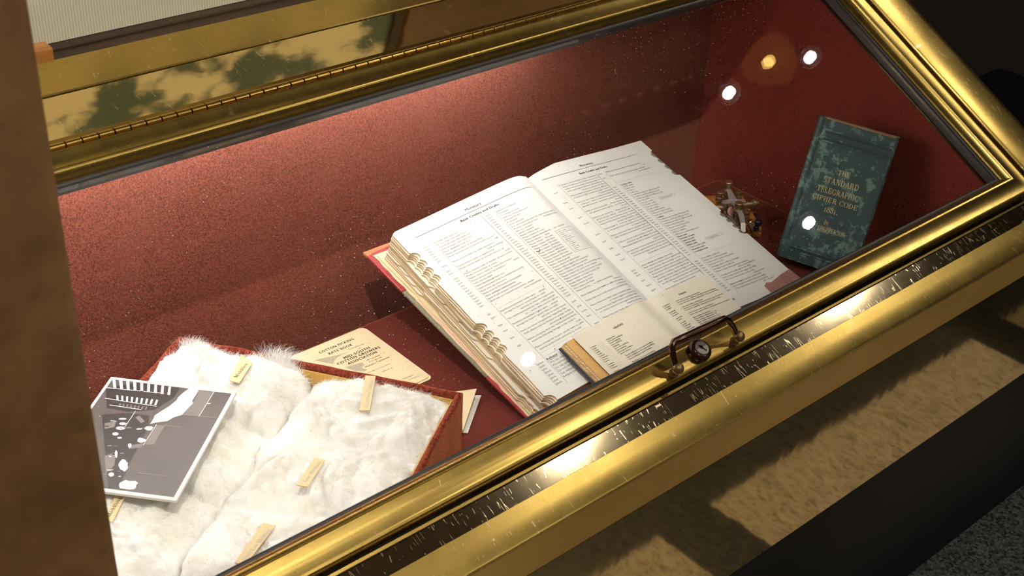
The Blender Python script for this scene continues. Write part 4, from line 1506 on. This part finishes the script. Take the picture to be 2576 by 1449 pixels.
small_print(spl, SL, its)
its = [('GRADES', .2560, .0235, .0036, .05, None)]
g2 = [['Lower strict low middling, nothing below', 'Lower strict low middling, nothing below low middling.', 'Lower strict low middling, nothing below strict good ordinary.'], ['Lower low middling, nothing below', 'Lower low middling, nothing below strict good ordinary.', 'Lower low middling, nothing below good ordinary.'], ['Lower strict good ordinary, nothing below', 'Lower strict good ordinary, nothing below good ordinary.'], ['Basis middling, nothing below', 'Basis middling, nothing below S. L. M.', 'Basis middling, nothing below L. M.', 'Basis middling, nothing below S. G. O.', 'Basis middling, nothing below G. O.', 'Basis middling, nothing below ord.']]
c2 = ['Crabberet', 'Crabital', 'Crabtin', 'Crabwig', 'Cracker', 'Cracetin', 'Cradotia', 'Crafer', 'Cranely', 'Cratin', 'Crafteget', 'Craigan', 'Cramptine', 'Cranwin', 'Crarin']
r_ = 0
ci = 0
for gi, gr in enumerate(g2):
    for t in gr:
        v = .0165-.0031*r_
        its.append((c2[ci], .2185, v, .0028, .03, None))
        its.append((t, .2420, v, .0027, .02, .078 if len(t) > 45 else None))
        r_ += 1
        ci += 1
    r_ += .7
small_print(spr, SR, its)

# ------------------------------------------------------------------ green cloth-bound cipher book leaning at the right wall
gBL, gBR = Vector((1.3636, 0.9134, ZB)), Vector((1.3846, 0.8131, ZB))
gTL, gTR = Vector((1.4082, 0.9228, 0.8748)), Vector((1.4652, 0.8300, 0.8608))
gx = (gBR-gBL+gTR-gTL).normalized()
gy = ((gTL-gBL)+(gTR-gBR))
gy = (gy-gx*gy.dot(gx)).normalized()
gn = gx.cross(gy)                     # towards the viewer
GO_ = (gBL+gBR+gTL+gTR)/4-gx*.0530-gy*.1015
GWd, GHt, GTh = .1060, .2030, .0190


def GB(a, b, c):
    return GO_+gx*a+gy*b+gn*c


zmin = min(GB(a, b, c).z for a in (-.004, GWd) for b in (0, GHt) for c in (-GTh-.003, .0022))
GO_ += Vector((0, 0, ZB+.0006-zmin))
GREEN = thing('cipher_book', (GO_.x, GO_.y, ZB), 'dark green mottled cloth book with gilt title leaning near the side wall', 'book')


def gslab(a0, a1, b0, b1, c0, c1):
    return Geo().hexa([GB(a0, b0, c0), GB(a1, b0, c0), GB(a1, b1, c0), GB(a0, b1, c0)], [GB(a0, b0, c1), GB(a1, b0, c1), GB(a1, b1, c1), GB(a0, b1, c1)])


fc = obj('front_cover', gslab(.0075, GWd, 0, GHt-.0016, -.0022, 0), 'green', root=GREEN, bevel=.0008)
obj('back_cover', gslab(.0075, GWd, 0, GHt, -GTh-.0022, -GTh), 'green', root=GREEN, bevel=.0008)
g = Geo()
prof = [(.0076, -.0006), (.0050, .0006), (.0020, .0010), (-.0010, .0000), (-.0030, -.004), (-.0036, -GTh/2), (-.0030, -GTh+.002), (-.0010, -GTh-.0022), (.0076, -GTh-.0016), (.0076, -GTh+.0005), (.0010, -GTh+.0018), (.0010, -.0022)]
g.hexa([GB(a, .0005, c) for a, c in prof], [GB(a, GHt-.0005, c) for a, c in prof])
obj('spine', g, 'green', root=GREEN, smooth=True, angle=50)
obj('page_block', gslab(.0030, GWd-.0030, .0035, GHt-.0008, -GTh+.0003, -.0025), page_edges('cipher leaf edges', (0.36, 0.13, 0.04), (0.66, 0.30, 0.12), (0, 0, 0), 700), root=GREEN)


def bandlines(b0, rows):
    for db, th in rows:
        obj('stamped_band', gslab(.0120, GWd-.0030, b0+db, b0+db+th, -.0001, .00035), plain('blind stamped cloth', (0.030, 0.056, 0.058), 0.45, 0, 0.4, 300) if 'stampm' not in M else M['stampm'], root=GREEN, parent=fc)
        M['stampm'] = bpy.data.objects[-1].data.materials[0] if False else M.get('stampm', bpy.data.materials['blind stamped cloth'])


bandlines(GHt-.0330, ((0, .0008), (.0030, .0030), (.0085, .0008), (.0125, .0040), (.0190, .0008)))
bandlines(.0120, ((0, .0008), (.0035, .0035), (.0095, .0008)))
ti = []


def gpt(px, py):
    return on_plane(px, py, GB(0, 0, 0), gn)


for body, pa, pb_, hs in (('THE', (2107.3, 440.2), (2137.4, 447.7), .0070), ('STANDARD', (2069.7, 456.8), (2158.6, 481.3), .0083), ('TELEGRAPHIC', (2054, 478), (2157.5, 508.9), .0080), ('CIPHER CODE', (2042.7, 496.5), (2155.3, 530.7), .0070), ('1881.', (2071, 531.3), (2107, 542.3), .0080), ('By', (2072, 563), (2083.5, 566.3), .0058), ('. SHEPPERSON', (2047.5, 575.4), (2124.4, 598), .0066)):
    V, F, w = serif2d(body, .06)
    ti.append((V, F, w, gpt(*pa), gpt(*pb_), gn, hs))
lettering('gilt_title', ti, 'gilt', GREEN, fc)
# little easel behind it
g = Geo()
e0 = [GB(.03, .012, -GTh-.0032), GB(.08, .012, -GTh-.0032), GB(.08, .14, -GTh-.0032), GB(.03, .14, -GTh-.0032)]
fz = lambda p: Vector((min(XRW-.004, p.x+.020), p.y, ZB+.0004))
g.add([e0[0], e0[1], e0[2], e0[3], fz(e0[0]), fz(e0[1]), Vector((min(XRW-.004, e0[2].x+.004), e0[2].y, ZB+.0004)), Vector((min(XRW-.004, e0[3].x+.004), e0[3].y, ZB+.0004))],
      [(0, 1, 2, 3), (0, 1, 5, 4), (4, 5, 6, 7), (3, 2, 6, 7), (0, 3, 7, 4), (1, 2, 6, 5)])
tag(obj('book_easel', g, 'black'), 'plain black easel block hidden behind the green cipher book', 'book stand')

# ------------------------------------------------------------------ velvet tray with six cotton samples
TBL, TBR = Vector((0.5572, 1.1533, 0)), Vector((0.7424, 0.8694, 0))
PD = (TBR-TBL).normalized()
QD = Vector((PD.y, -PD.x, 0))
PL_, QL_ = (TBR-TBL).length, 0.372
ZR = ZB+.0800


def TP(p, q, z):
    return Vector((TBL.x, TBL.y, 0))+PD*p+QD*q+Vector((0, 0, z))


TRAY = thing('sample_tray', TP(PL_/2, QL_/2, ZB), 'red velvet covered tray filled with tufts of raw cotton', 'tray')


def tbox(p0, p1, q0, q1, z0, z1):
    c = [(p0, q0), (p1, q0), (p1, q1), (p0, q1)]
    return Geo().hexa([TP(p, q, z0) for p, q in c], [TP(p, q, z1) for p, q in c])


TH = .0075
obj('tray_base', tbox(0, PL_, 0, QL_, ZB+.0003, ZB+.006), 'velvet_tray', root=TRAY)


def wallgeo(p0, p1, q0, q1, seed, along):
    """a padded wall: rounded top, slightly wavy"""
    g_ = Geo()
    n_ = 40
    prof = [(-.5, 0), (-.5, .90), (-.46, .955), (-.3, .99), (0, 1.0), (.3, .99), (.46, .955), (.5, .90), (.5, 0)]
    rings = []
    for i in range(n_+1):
        t_ = i/n_
        ring = []
        for a, b in prof:
            if along == 'p':
                p = p0+(p1-p0)*t_
                q = (q0+q1)/2+a*(q1-q0)
                dz = .0022*noise.noise(Vector((t_*7+seed, seed, 0)))
                q += .0012*noise.noise(Vector((t_*11, seed+3, b)))
            else:
                q = q0+(q1-q0)*t_
                p = (p0+p1)/2+a*(p1-p0)
                dz = .0022*noise.noise(Vector((t_*7+seed, seed, 0)))
                p += .0012*noise.noise(Vector((t_*11, seed+3, b)))
            ring.append(TP(p, q, ZB+.0061+(ZR-ZB-.0061)*b+dz*b))
        rings.append(ring)
    m = len(prof)
    fs = []
    for i in range(n_):
        for k in range(m):
            fs.append((i*m+k, i*m+(k+1) % m, (i+1)*m+(k+1) % m, (i+1)*m+k))
    fs.append(tuple(range(m)))
    fs.append(tuple(range(n_*m, n_*m+m)))
    return g_.add([v for r_ in rings for v in r_], fs)


obj('tray_wall', wallgeo(0, PL_, 0, TH, 1.0, 'p'), 'velvet_tray', root=TRAY, smooth=True, angle=60)
obj('tray_wall', wallgeo(0, PL_, QL_-TH, QL_, 2.0, 'p'), 'velvet_tray', root=TRAY, smooth=True, angle=60)
obj('tray_wall', wallgeo(0, TH, TH, QL_-TH, 3.0, 'q'), 'velvet_tray', root=TRAY, smooth=True, angle=60)
obj('tray_wall', wallgeo(PL_-TH, PL_, TH, QL_-TH, 4.0, 'q'), 'velvet_tray', root=TRAY, smooth=True, angle=60)
for a, b in (((TH, TH+.0012), (PL_-TH, TH+.0024)), ((PL_-TH-.0024, TH+.0030), (PL_-TH-.0012, QL_-TH-.004))):
    obj('lining_strip', tbox(a[0], b[0], a[1], b[1], ZB+.0065, ZR-.0065), 'lining', root=TRAY)

CELLS = [('cp', 0, 0), ('cp', 1, 0), ('cp', 0, 1), ('cp', 1, 1), ('cp', 0, 2), ('cp', 1, 2)]
PE = [TH+.0030, .166, PL_-TH-.0030]
QE = [TH+.0030, .112, .222, QL_-TH-.0015]
TOPS = {(0, 0): .094, (1, 0): .086, (0, 1): .082, (1, 1): .089, (0, 2): .084, (1, 2): .088}
fr = random.Random(21)
COTV = []


def cot_h(ci, cj, a, b, p, q):
    aa = a*(.80 if (a < 0) == (ci == 0) else 1.0)
    bb = b*(.80 if (b < 0 and cj == 0) or (b > 0 and cj == 2) else 1.0)
    ex_ = max(0.0, 1-abs(aa)**3.0)**.55*max(0.0, 1-abs(bb)**3.0)**.55
    lo = .050
    h = lo+(TOPS[(ci, cj)]-lo)*ex_
    sd = 17.3*ci+5.7*cj
    P = Vector((p, q, sd))
    env = .35+.65*ex_
    bil = lambda f, o: abs(noise.noise(P*f+Vector((o, o*.7, 0))))*2-.5
    h += env*(.0075*noise.noise(P*20)+.0085*bil(24, 1.3)+.0034*bil(55, 5.1)+.0014*bil(125, 2.2)+.0010*bil(280, 7.7)+.0006*noise.noise(P*600))
    return h


def warp(p, q):
    """bends the whole bed of cotton so the seams between the tufts are not straight"""
    e_ = max(0.0, min(1.0, (p-PE[0])/.03, (PE[2]-p)/.03, (q-QE[0])/.03, (QE[3]-q)/.03))
    w1 = .017*noise.noise(Vector((p*16, q*16, 4)))+.0030*noise.noise(Vector((p*90, q*90, 4)))
    w2 = .017*noise.noise(Vector((p*16, q*16, 9)))+.0030*noise.noise(Vector((p*90, q*90, 9)))
    return p+e_*w1, q+e_*w2


def cot_z(p, q):
    ci = 0 if p < PE[1] else 1
    cj = 0 if q < QE[1] else (1 if q < QE[2] else 2)
    a = 2*(p-PE[ci])/(PE[ci+1]-PE[ci])-1
    b = 2*(q-QE[cj])/(QE[cj+1]-QE[cj])-1
    return cot_h(ci, cj, a, b, p, q)


COT_LAB = {(0, 0): 'white tuft of raw cotton under the tag reading Middling, at the tray corner', (1, 0): 'white tuft of raw cotton under the tag reading Strict Good Ordinary',
           (0, 1): 'cream tuft of raw cotton lying under the black and white photograph', (1, 1): 'white tuft of raw cotton under the tag reading Low Middling',
           (0, 2): 'cream tuft of raw cotton below the photograph, under a half hidden tag', (1, 2): 'white tuft of raw cotton under the tag reading Strict Low Middling'}
for ci in range(2):
    for cj in range(3):
        p0, p1, q0, q1 = PE[ci], PE[ci+1], QE[cj], QE[cj+1]
        th = thing('cotton_sample', TP((p0+p1)/2, (q0+q1)/2, ZB+.0065), COT_LAB[(ci, cj)], 'cotton', 'cotton samples in the velvet tray')
        nu, nv = 110, 80
        vs, fs = [], []
        for j in range(nv+1):
            b = -1+2*j/nv
            for i_ in range(nu+1):
                a = -1+2*i_/nu
                bul = .5*(max(0, 1-abs(b)**3)+max(0, 1-abs(a)**3))
                p = (p0+p1)/2+a*(p1-p0)/2
                q = (q0+q1)/2+b*(q1-q0)/2
                h = cot_h(ci, cj, a, b, p, q)
                wp, wq = warp(p, q)
                vs.append(TP(wp, wq, ZB+h))
        n = nu+1
        for j in range(nv):
            for i_ in range(nu):
                fs.append((j*n+i_, j*n+i_+1, (j+1)*n+i_+1, (j+1)*n+i_))
        o0 = len(vs)
        ring = [j for j in range(n)]+[j*n+nu for j in range(1, nv+1)]+[nv*n+j for j in range(nu-1, -1, -1)]+[j*n for j in range(nv-1, 0, -1)]
        for k_ in ring:
            v_ = vs[k_]
            vs.append(Vector((v_.x, v_.y, ZB+.0068)))
        m = len(ring)
        for k_ in range(m):
            fs.append((ring[k_], o0+k_, o0+(k_+1) % m, ring[(k_+1) % m]))
        fs.append(tuple(range(o0, o0+m)))
        COTV.extend(vs[:n*(nv+1)])
        obj('cotton_mass', Geo().add(vs, fs), 'cotton', root=th, smooth=True, angle=180)
        # loose fibres standing off the surface
        fv, ff = [], []

        def fibre(p, q, z, ang, ln, lift, w=.00011):
            d_ = Vector((math.cos(ang), math.sin(ang), 0))
            s_ = Vector((-d_.y, d_.x, 0.6)).normalized()
            bend = fr.uniform(-1.2, 1.2)
            o1 = len(fv)
            wp_, wq_ = warp(p, q)
            pos = TP(wp_, wq_, ZB+z)
            for k2 in range(5):
                t_ = k2/4
                an = ang+bend*t_
                fv.append(pos+s_*w*(1-.7*t_))
                fv.append(pos-s_*w*(1-.7*t_))
                pos = pos+Vector((math.cos(an), math.sin(an), 0))*(ln/4)+Vector((0, 0, lift*math.cos(t_*2.6)/4))
            for k2 in range(4):
                ff.append((o1+2*k2, o1+2*k2+1, o1+2*k2+3, o1+2*k2+2))
        for _ in range(15000):
            a, b = fr.uniform(-.97, .97), fr.uniform(-.97, .97)
            p = (p0+p1)/2+a*(p1-p0)/2
            q = (q0+q1)/2+b*(q1-q0)/2
            fibre(p, q, cot_h(ci, cj, a, b, p, q)-.0003, fr.uniform(0, 6.28), fr.uniform(.003, .012), fr.uniform(-.001, .0055))
        if (ci, cj) == (0, 0):      # wisps pulled out over the back wall of the tray
            for _ in range(700):
                p = fr.gauss(.135, .010)
                q = abs(fr.gauss(.006, .005))+.009
                fibre(p, q, cot_z(p, q)-.002+fr.uniform(0, .006), fr.uniform(.2, 1.9), fr.uniform(.010, .030), fr.uniform(.006, .020), .00009)
            for _ in range(400):
                p = fr.gauss(.020, .010)+.004
                q = abs(fr.gauss(.004, .006))+.009
                fibre(p, q, cot_z(p, q)-.002+fr.uniform(0, .004), fr.uniform(.6, 2.6), fr.uniform(.006, .018), fr.uniform(.004, .012), .00009)
        fo = flat('loose_fibres', fv, ff, 'fibre', root=th)
        fo['kind'] = 'stuff'


def pq(P):
    d_ = P-Vector((TBL.x, TBL.y, 0))
    return d_.x*PD.x+d_.y*PD.y, d_.x*QD.x+d_.y*QD.y


def top_at(px, py):
    """height of the cotton surface met by a line of sight"""
    z = ZB+.092
    for _ in range(4):
        P = at_z(px, py, z)
        zs = [v.z for v in COTV if abs(v.x-P.x) < .009 and abs(v.y-P.y) < .009]
        if not zs:
            break
        z = .5*z+.5*max(zs)
    return z


# paper tags naming the grades
TAGS = [('Middling', [(577, 957), (602, 963), (635, 912), (607, 891)], (596, 951), (624, 915), 'ink_dark', .0062, 'small buff tag reading Middling in black print on the cotton'),
        ('Strict Good Ordinary', [(904, 1032), (930, 1032), (945, 946), (919, 944)], (925, 1027), (940, 951), 'ink_faint', .0070, 'long buff tag with faded print Strict Good Ordinary'),
        ('Low Middling', [(746, 1220), (775, 1224), (818, 1156), (790, 1152)], (770, 1213), (808, 1163), 'ink_faint', .0062, 'buff tag with faded print Low Middling on the cotton'),
        ('Strict Low Middling', [(590, 1415), (618, 1420), (693, 1322), (662, 1315)], (616, 1411), (682, 1334), 'ink_faint', .0066, 'buff tag with faded print Strict Low Middling, nearest the front rail'),
        ('Middling', [(262, 1309), (283, 1313), (314, 1249), (294, 1236)], (276, 1302), (306, 1252), 'ink_dark', .0060, 'buff tag half hidden below the corner of the photograph')]
for body, qd, a, b, ink, hs, lab in TAGS:
    z = max(top_at(*c) for c in qd+[((qd[0][0]+qd[2][0])/2, (qd[0][1]+qd[2][1])/2)])
    z = min(z, ZB+.1020)-.0004
    P = [at_z(x_, y_, z+.0012) for x_, y_ in qd]
    c_ = sum(P, Vector())/4
    t = thing('grade_tag', (c_.x, c_.y, z), lab, 'tag', 'grade tags on the cotton')
    cd_ = obj('tag_card', Geo().slab(P, (0, 0, -.0010)), 'tag', root=t)
    V, F, w = serif2d(body, .02)
    lettering('tag_print', [(V, F, w, at_z(*a, z+.0012), at_z(*b, z+.0012), (0, 0, 1), hs*.62)], ink, t, cd_)

# ------------------------------------------------------------------ black and white photograph on the cotton
ZP = ZB+.0985
cp = lambda x_, y_, dz=0.0: at_z(220+x_/4.14, 930+y_/4.14, ZP+dz)
fA, fB, fC = cp(245, 72), cp(1552, 230), cp(930, 1366)
e1 = (fB-fA)
e2 = (fC-fB)
e2 = (e2-e1*(e2.dot(e1)/e1.length_squared))
fC = fB+e2
fD = fA+e2
PH = thing('photograph', ((fA+fC)/2)-Vector((0, 0, .0032)), 'black and white photograph with white border mounted on board, lying on cotton', 'photograph')
obj('mount_board', Geo().slab([fA, fB, fC, fD], (0, 0, -.0032)), 'whitecard', root=PH, bevel=.0003, seg=1)
ins = lambda a_, b_: fA+e1*a_+e2*b_+Vector((0, 0, .00012))
pr0 = flat('print', [ins(.025, .024), ins(.972, .024), ins(.972, .976), ins(.025, .976)], [(0, 1, 2, 3)], 'print_grey', root=PH)


def up2(x_, y_, dz):
    """crop position to a point on the print, kept inside the border"""
    P = cp(x_, y_)
    d_ = P-fA
    a_ = min(max(d_.dot(e1)/e1.length_squared, .027), .970)
    b_ = min(max(d_.dot(e2)/e2.length_squared, .026), .974)
    return fA+e1*a_+e2*b_+Vector((0, 0, dz))


def pict(polys, mat, dz):
    vs, fs = [], []
    for p in polys:
        o = len(vs)
        vs += [up2(x_, y_, dz) for x_, y_ in p]
        fs.append(tuple(range(o, o+len(p))))
    flat('print_tone', vs, fs, mat, root=PH, parent=pr0)


def blob(cx, cy_, rx, ry, n_=14, j=.18, sd=0):
    r_ = random.Random(sd+int(cx))
    return [(cx+rx*math.cos(6.283*i/n_)*(1+r_.uniform(-j, j)), cy_+ry*math.sin(6.283*i/n_)*(1+r_.uniform(-j, j))) for i in range(n_)]


dark = [[(190, 200), (520, 130), (960, 190), (900, 290), (700, 420), (420, 440), (200, 400)], [(150, 470), (420, 450), (640, 480), (640, 570), (560, 760), (450, 950), (330, 1240), (215, 1240)]]
mid = [[(1170, 210), (1325, 225), (1160, 490), (990, 476), (1098, 350)], [(725, 578), (808, 586), (690, 780), (592, 788)], [(440, 790), (580, 770), (560, 810), (430, 830)],
       [(500, 500), (540, 480), (600, 540), (560, 560)], [(180, 560), (300, 540), (280, 600), (180, 620)], [(180, 900), (300, 860), (280, 1000), (190, 1080)],
       [(520, 1072), (820, 1108), (820, 1114), (520, 1080)], [(800, 575), (980, 598), (975, 604), (800, 582)], [(1168, 480), (1370, 505), (1365, 512), (1165, 490)]]
light = [[(1060, 195), (1166, 207), (1090, 330), (1100, 350), (985, 474), (900, 500), (830, 540), (740, 550), (655, 567), (690, 510), (700, 480), (760, 440), (850, 385), (930, 320), (945, 290), (1000, 240)],
         blob(640, 614, 46, 24), blob(562, 738, 48, 24), blob(378, 1000, 48, 58), blob(420, 1205, 105, 52), blob(292, 672, 34, 17, 8, .05), blob(368, 566, 36, 16, 8, .05), blob(345, 612, 50, 18, 8, .05),
         blob(250, 1095, 30, 22), [(1245, 349), (1284, 350), (1280, 362), (1252, 362)], blob(365, 515, 44, 10, 8, .05), blob(440, 795, 20, 22), blob(300, 885, 14, 40), blob(335, 712, 26, 10, 8, .05)]
for i in range(9):          # rows of roof lights running away in perspective
    x_ = 255+74*i
    y_ = 104+9*i
    light.append([(x_, y_), (x_+36-1.5*i, y_+4), (x_+46-4*i, y_+92), (x_+16-4*i, y_+88)])
    xb_, yb_ = 300+52*i, 268+6*i
    light.append([(xb_, yb_), (xb_+22, yb_+3), (xb_+24-3*i, yb_+56), (xb_+4-3*i, yb_+54)])
    if i < 8:
        xc_, yc_ = 330+40*i, 352+5*i
        mid.append([(xc_, yc_), (xc_+16, yc_+2), (xc_+14-2*i, yc_+34), (xc_-2*i, yc_+32)])
for i in range(26):         # odd pale papers and edges among the machinery
    r_ = random.Random(90+i)
    x_, y_ = r_.uniform(170, 620), r_.uniform(470, 1180)
    if x_ > 640-.45*(y_-470):
        continue
    (light if i % 3 == 0 else mid).append(blob(x_, y_, r_.uniform(8, 34), r_.uniform(3, 9), 7, .3, i))
for (xa, ya, xb, yb) in ((190, 190, 800, 250), (180, 300, 720, 385), (230, 370, 560, 420), (500, 435, 390, 600), (720, 575, 580, 790), (1322, 228, 1160, 492)):
    dx, dy = xb-xa, yb-ya
    l_ = math.hypot(dx, dy)
    nx_, ny_ = -dy/l_*3, dx/l_*3
    light.append([(xa+nx_, ya+ny_), (xb+nx_, yb+ny_), (xb-nx_, yb-ny_), (xa-nx_, ya-ny_)])
pict(dark, 'print_dark', .00022)
pict(mid, 'print_mid', .00032)
pict(light, 'print_light', .00042)

# ------------------------------------------------------------------ rate booklet on the board
zc = ZB+.0022


def rrect(x0, x1, y0, y1, r_, z):
    pts = []
    for cx, cy_, a0 in ((x1-r_, y1-r_, 0), (x0+r_, y1-r_, 90), (x0+r_, y0+r_, 180), (x1-r_, y0+r_, 270)):
        for k in range(7):
            a = R(a0+15*k)
            pts.append(Vector((cx+r_*math.cos(a), cy_+r_*math.sin(a), z)))
    return pts


RC = thing('rate_booklet', (.745, 1.067, ZB), 'buff Cotton Picking Rate Book card lying on red velvet behind the tray', 'booklet')
cv = obj('front_cover', Geo().slab(rrect(.6885, .8003, .9985, 1.1365, .0065, zc), (0, 0, -.0008)), 'card', root=RC)
obj('back_cover', Geo().slab(rrect(.6895, .8020, .9955, 1.1350, .0065, zc-.0010), (0, 0, -.0008)), 'card', root=RC)
cq = lambda x_, y_: at_z(720+x_/6.779, 810+y_/6.779, zc)
big, fine = [], []
for body, a, b, hs, bold, dst in (('COTTON PICKING', (575, 545), (1165, 300), .0066, .05, big), ('RATE BOOK', (735, 562), (1145, 396), .0066, .05, big), ('Compliments', (1075, 482), (1335, 380), .0052, 0, fine), ('of', (1235, 472), (1275, 456), .0048, 0, fine),
                                  ('MID-SOUTH', (995, 637), (1445, 446), .0068, .09, big), ('COTTON GROWERS', (885, 738), (1615, 440), .0066, .09, big), ('ASSOCIATION', (1070, 732), (1565, 521), .0066, .09, big), ('44 Front Street', (1380, 666), (1610, 568), .0036, .02, fine),
                                  ('P. O. Box 44', (1428, 693), (1638, 605), .0036, .02, fine), ('Memphis, Tennessee', (1360, 781), (1760, 606), .0046, .02, fine), ('through your association', (1400, 872), (1785, 712), .0034, 0, fine), ('Offices in:', (1640, 863), (1830, 779), .0040, 0, fine),
                                  ('Mississippi', (1985, 988), (2172, 912), .0040, 0, fine), ('Louisiana', (2095, 995), (2272, 926), .0040, 0, fine)):
    V, F, w = text2d(body, bold)
    dst.append((V, F, w, cq(*a), cq(*b), (0, 0, 1), hs))
lettering('cover_title', big, 'ink_dark', RC, cv)
lettering('cover_text', fine, 'ink', RC, cv)
vs, fs = [], []
for poly in ([(470, 655), (620, 620), (880, 565), (1070, 508), (980, 545), (880, 600), (825, 655), (805, 715), (640, 690)], [(1010, 775), (1150, 728), (1290, 688), (1340, 733), (1292, 765), (1300, 790), (1385, 815), (1330, 845), (1150, 830)]):
    o = len(vs)
    vs += [cq(*p)+Vector((0, 0, .00012)) for p in poly]
    fs.append(tuple(range(o, o+len(poly))))
flat('stippled_ornament', vs, fs, 'stipple', root=RC, parent=cv)

# folded leaflet just past the tray corner
LF = thing('folded_leaflet', (.775, .925, ZB), 'folded cream leaflet on the velvet beside the tray corner', 'leaflet')
a_ = Vector((-.787, .617, 0))
b_ = Vector((-.789, -.614, 0))
for nm, c0, z0, z1, mt in (('lower_leaf', Vector((.8245, .9325, 0)), .0004, .0012, 'whitecard'), ('upper_leaf', Vector((.8194, .9350, 0)), .0050, .0058, 'card')):
    c0 = c0+Vector((0, 0, ZB))
    pts = [c0, c0+a_*.036, c0+a_*.036+b_*.070, c0+b_*.074]
    lift = [z1 if nm == 'lower_leaf' else z1+.006, z1, z1-.0045 if nm == 'upper_leaf' else z1, z1]
    g = Geo().hexa([p+Vector((0, 0, l_-.0006)) for p, l_ in zip(pts, lift)], [p+Vector((0, 0, l_)) for p, l_ in zip(pts, lift)])
    obj(nm, g, mt, root=LF)

# ------------------------------------------------------------------ telegraph key
Bc = Vector((1.4583, 1.0646, 0))
d1 = Vector((-.569, -.822, 0)).normalized()
d2 = Vector((d1.y, -d1.x, 0))*-1
KC = Bc+d1*.053-d2*.036
KEY = thing('telegraph_key', (KC.x, KC.y, ZB), 'old telegraph key of tarnished metal on an orange wooden base', 'telegraph key')


def kbox(c, l1, l2, z0, z1):
    return Geo().hexa([c+d1*(s1*l1/2)+d2*(s2*l2/2)+Vector((0, 0, z0)) for s1, s2 in ((-1, -1), (1, -1), (1, 1), (-1, 1))],
                      [c+d1*(s1*l1/2)+d2*(s2*l2/2)+Vector((0, 0, z1)) for s1, s2 in ((-1, -1), (1, -1), (1, 1), (-1, 1))])


obj('wooden_base', kbox(KC, .106, .072, ZB+.0003, ZB+.0150), 'wood_key', root=KEY, bevel=.0015)
ZK = ZB+.0150
K = lambda x_, y_, z: Vector((x_, y_, ZB+z))


def post(nm, P, r_, top, mat='brass_old', z0=.0150):
    """turned binding post with a knurled cap"""
    h = top-z0
    prof = [(r_*1.15, 0), (r_*1.15, h*.12), (r_*.7, h*.2), (r_*.7, h*.5), (r_*1.2, h*.56), (r_*1.2, h*.72), (r_*.75, h*.76), (r_*.75, h*.82), (r_*1.05, h*.86), (r_*1.05, h*.98), (r_*.9, h)]
    return obj(nm, Geo().lathe(prof, Vector((P[0], P[1], ZB+z0)), (0, 0, 1), 18), mat, root=KEY, smooth=True, angle=40)


post('binding_post', (1.3960, 1.0470), .0058, .0640)
post('binding_post', (1.3880, 1.0540), .0048, .0460)
post('binding_post', (1.4210, 1.0450), .0046, .0400)
post('adjusting_post', (1.3690, 1.0030), .0058, .0560)
post('contact_post', (1.3850, 1.0000), .0050, .0380)
post('contact_post', (1.3760, .9990), .0045, .0300)
# bridge: worn steel cross that carries the lever
cm = K(1.3800, 1.0225, .0470)
g = Geo()
g.strip([K(1.3960, 1.0470, .0520), K(1.3900, 1.0370, .0500), cm], (.82, -.57, 0), [.0070, .0085, .0130], .0030)
g.strip([cm, K(1.3740, 1.0110, .0460), K(1.3690, 1.0030, .0460)], (.82, -.57, 0), [.0130, .0090, .0110], .0030)
g.strip([K(1.3690, 1.0330, .0430), cm, K(1.4000, 1.0150, .0430)], (.57, .82, 0), [.0070, .0130, .0070], .0030)
obj('bridge', g, 'steel', root=KEY, bevel=.0008)
g = Geo().strip([K(1.3690, 1.0030, .0440), K(1.3630, .9930, .0435), K(1.3520, .9790, .0380), K(1.3450, .9710, .0290)], (.82, -.57, 0), [.0085, .0080, .0075, .0075], .0026)
obj('spring_arm', g, 'steel', root=KEY, bevel=.0006)
g = Geo().strip([K(1.3720, 1.0270, .0300), K(1.3640, 1.0120, .0290), K(1.3560, .9960, .0260)], (.82, -.57, 0), .0075, .0026)
obj('lever', g, 'nickel', root=KEY, bevel=.0006)
g = Geo().strip([K(1.3950, .9990, .0200), K(1.3850, .9860, .0200), K(1.3770, .9740, .0200)], (.82, -.57, 0), .0085, .0022)
obj('knob_arm', g, 'nickel', root=KEY, bevel=.0006)
kb = K(1.3770, .9730, .0211)
obj('black_knob', Geo().lathe([(.0042, 0), (.0042, .004), (.0030, .006), (.0034, .008), (.0052, .0105), (.0058, .0135), (.0048, .0165), (.0020, .0180)], kb, (0.1, -0.1, 1), 18), 'knob_black', root=KEY, smooth=True, angle=60)
obj('pivot_disc', Geo().lathe([(.0085, -.0030), (.0092, -.0020), (.0092, .0020), (.0085, .0030)], K(1.3730, 1.0150, .0340), (-.45, -.55, .7), 22), plain('copper disc', (0.24, 0.13, 0.11), 0.45, 0.8, 0.2, 120), root=KEY, smooth=True, angle=40)
for P0, ax, mt in ((K(1.4050, 1.0190, .0330), (.83, -.35, .05), 'brass_old'), (K(1.3690, 1.0370, .0330), (-.83, .50, -.05), 'brass_old')):
    prof = [(.0055, -.004), (.0055, .006), (.0042, .0065), (.0042, .012), (.0062, .0125), (.0062, .0165), (.0040, .017), (.0040, .0215), (.0034, .0225)]
    obj('thumbscrew', Geo().lathe(prof, P0, ax, 18), mt, root=KEY, smooth=True, angle=40)
    obj('screw_bracket', kbox(Vector((P0.x, P0.y, 0)), .008, .006, ZK+.0001, ZB+.0290), 'brass_old', root=KEY, bevel=.001)
for P0, r_ in ((K(1.3930, .9960, .0155), .0060), (K(1.3670, .9900, .0153), .0085)):
    obj('contact_cap', Geo().lathe([(r_, 0), (r_, .003), (r_*.8, .006), (r_*.3, .008)], P0, (0, 0, 1), 18), 'brass_hinge', root=KEY, smooth=True, angle=60)
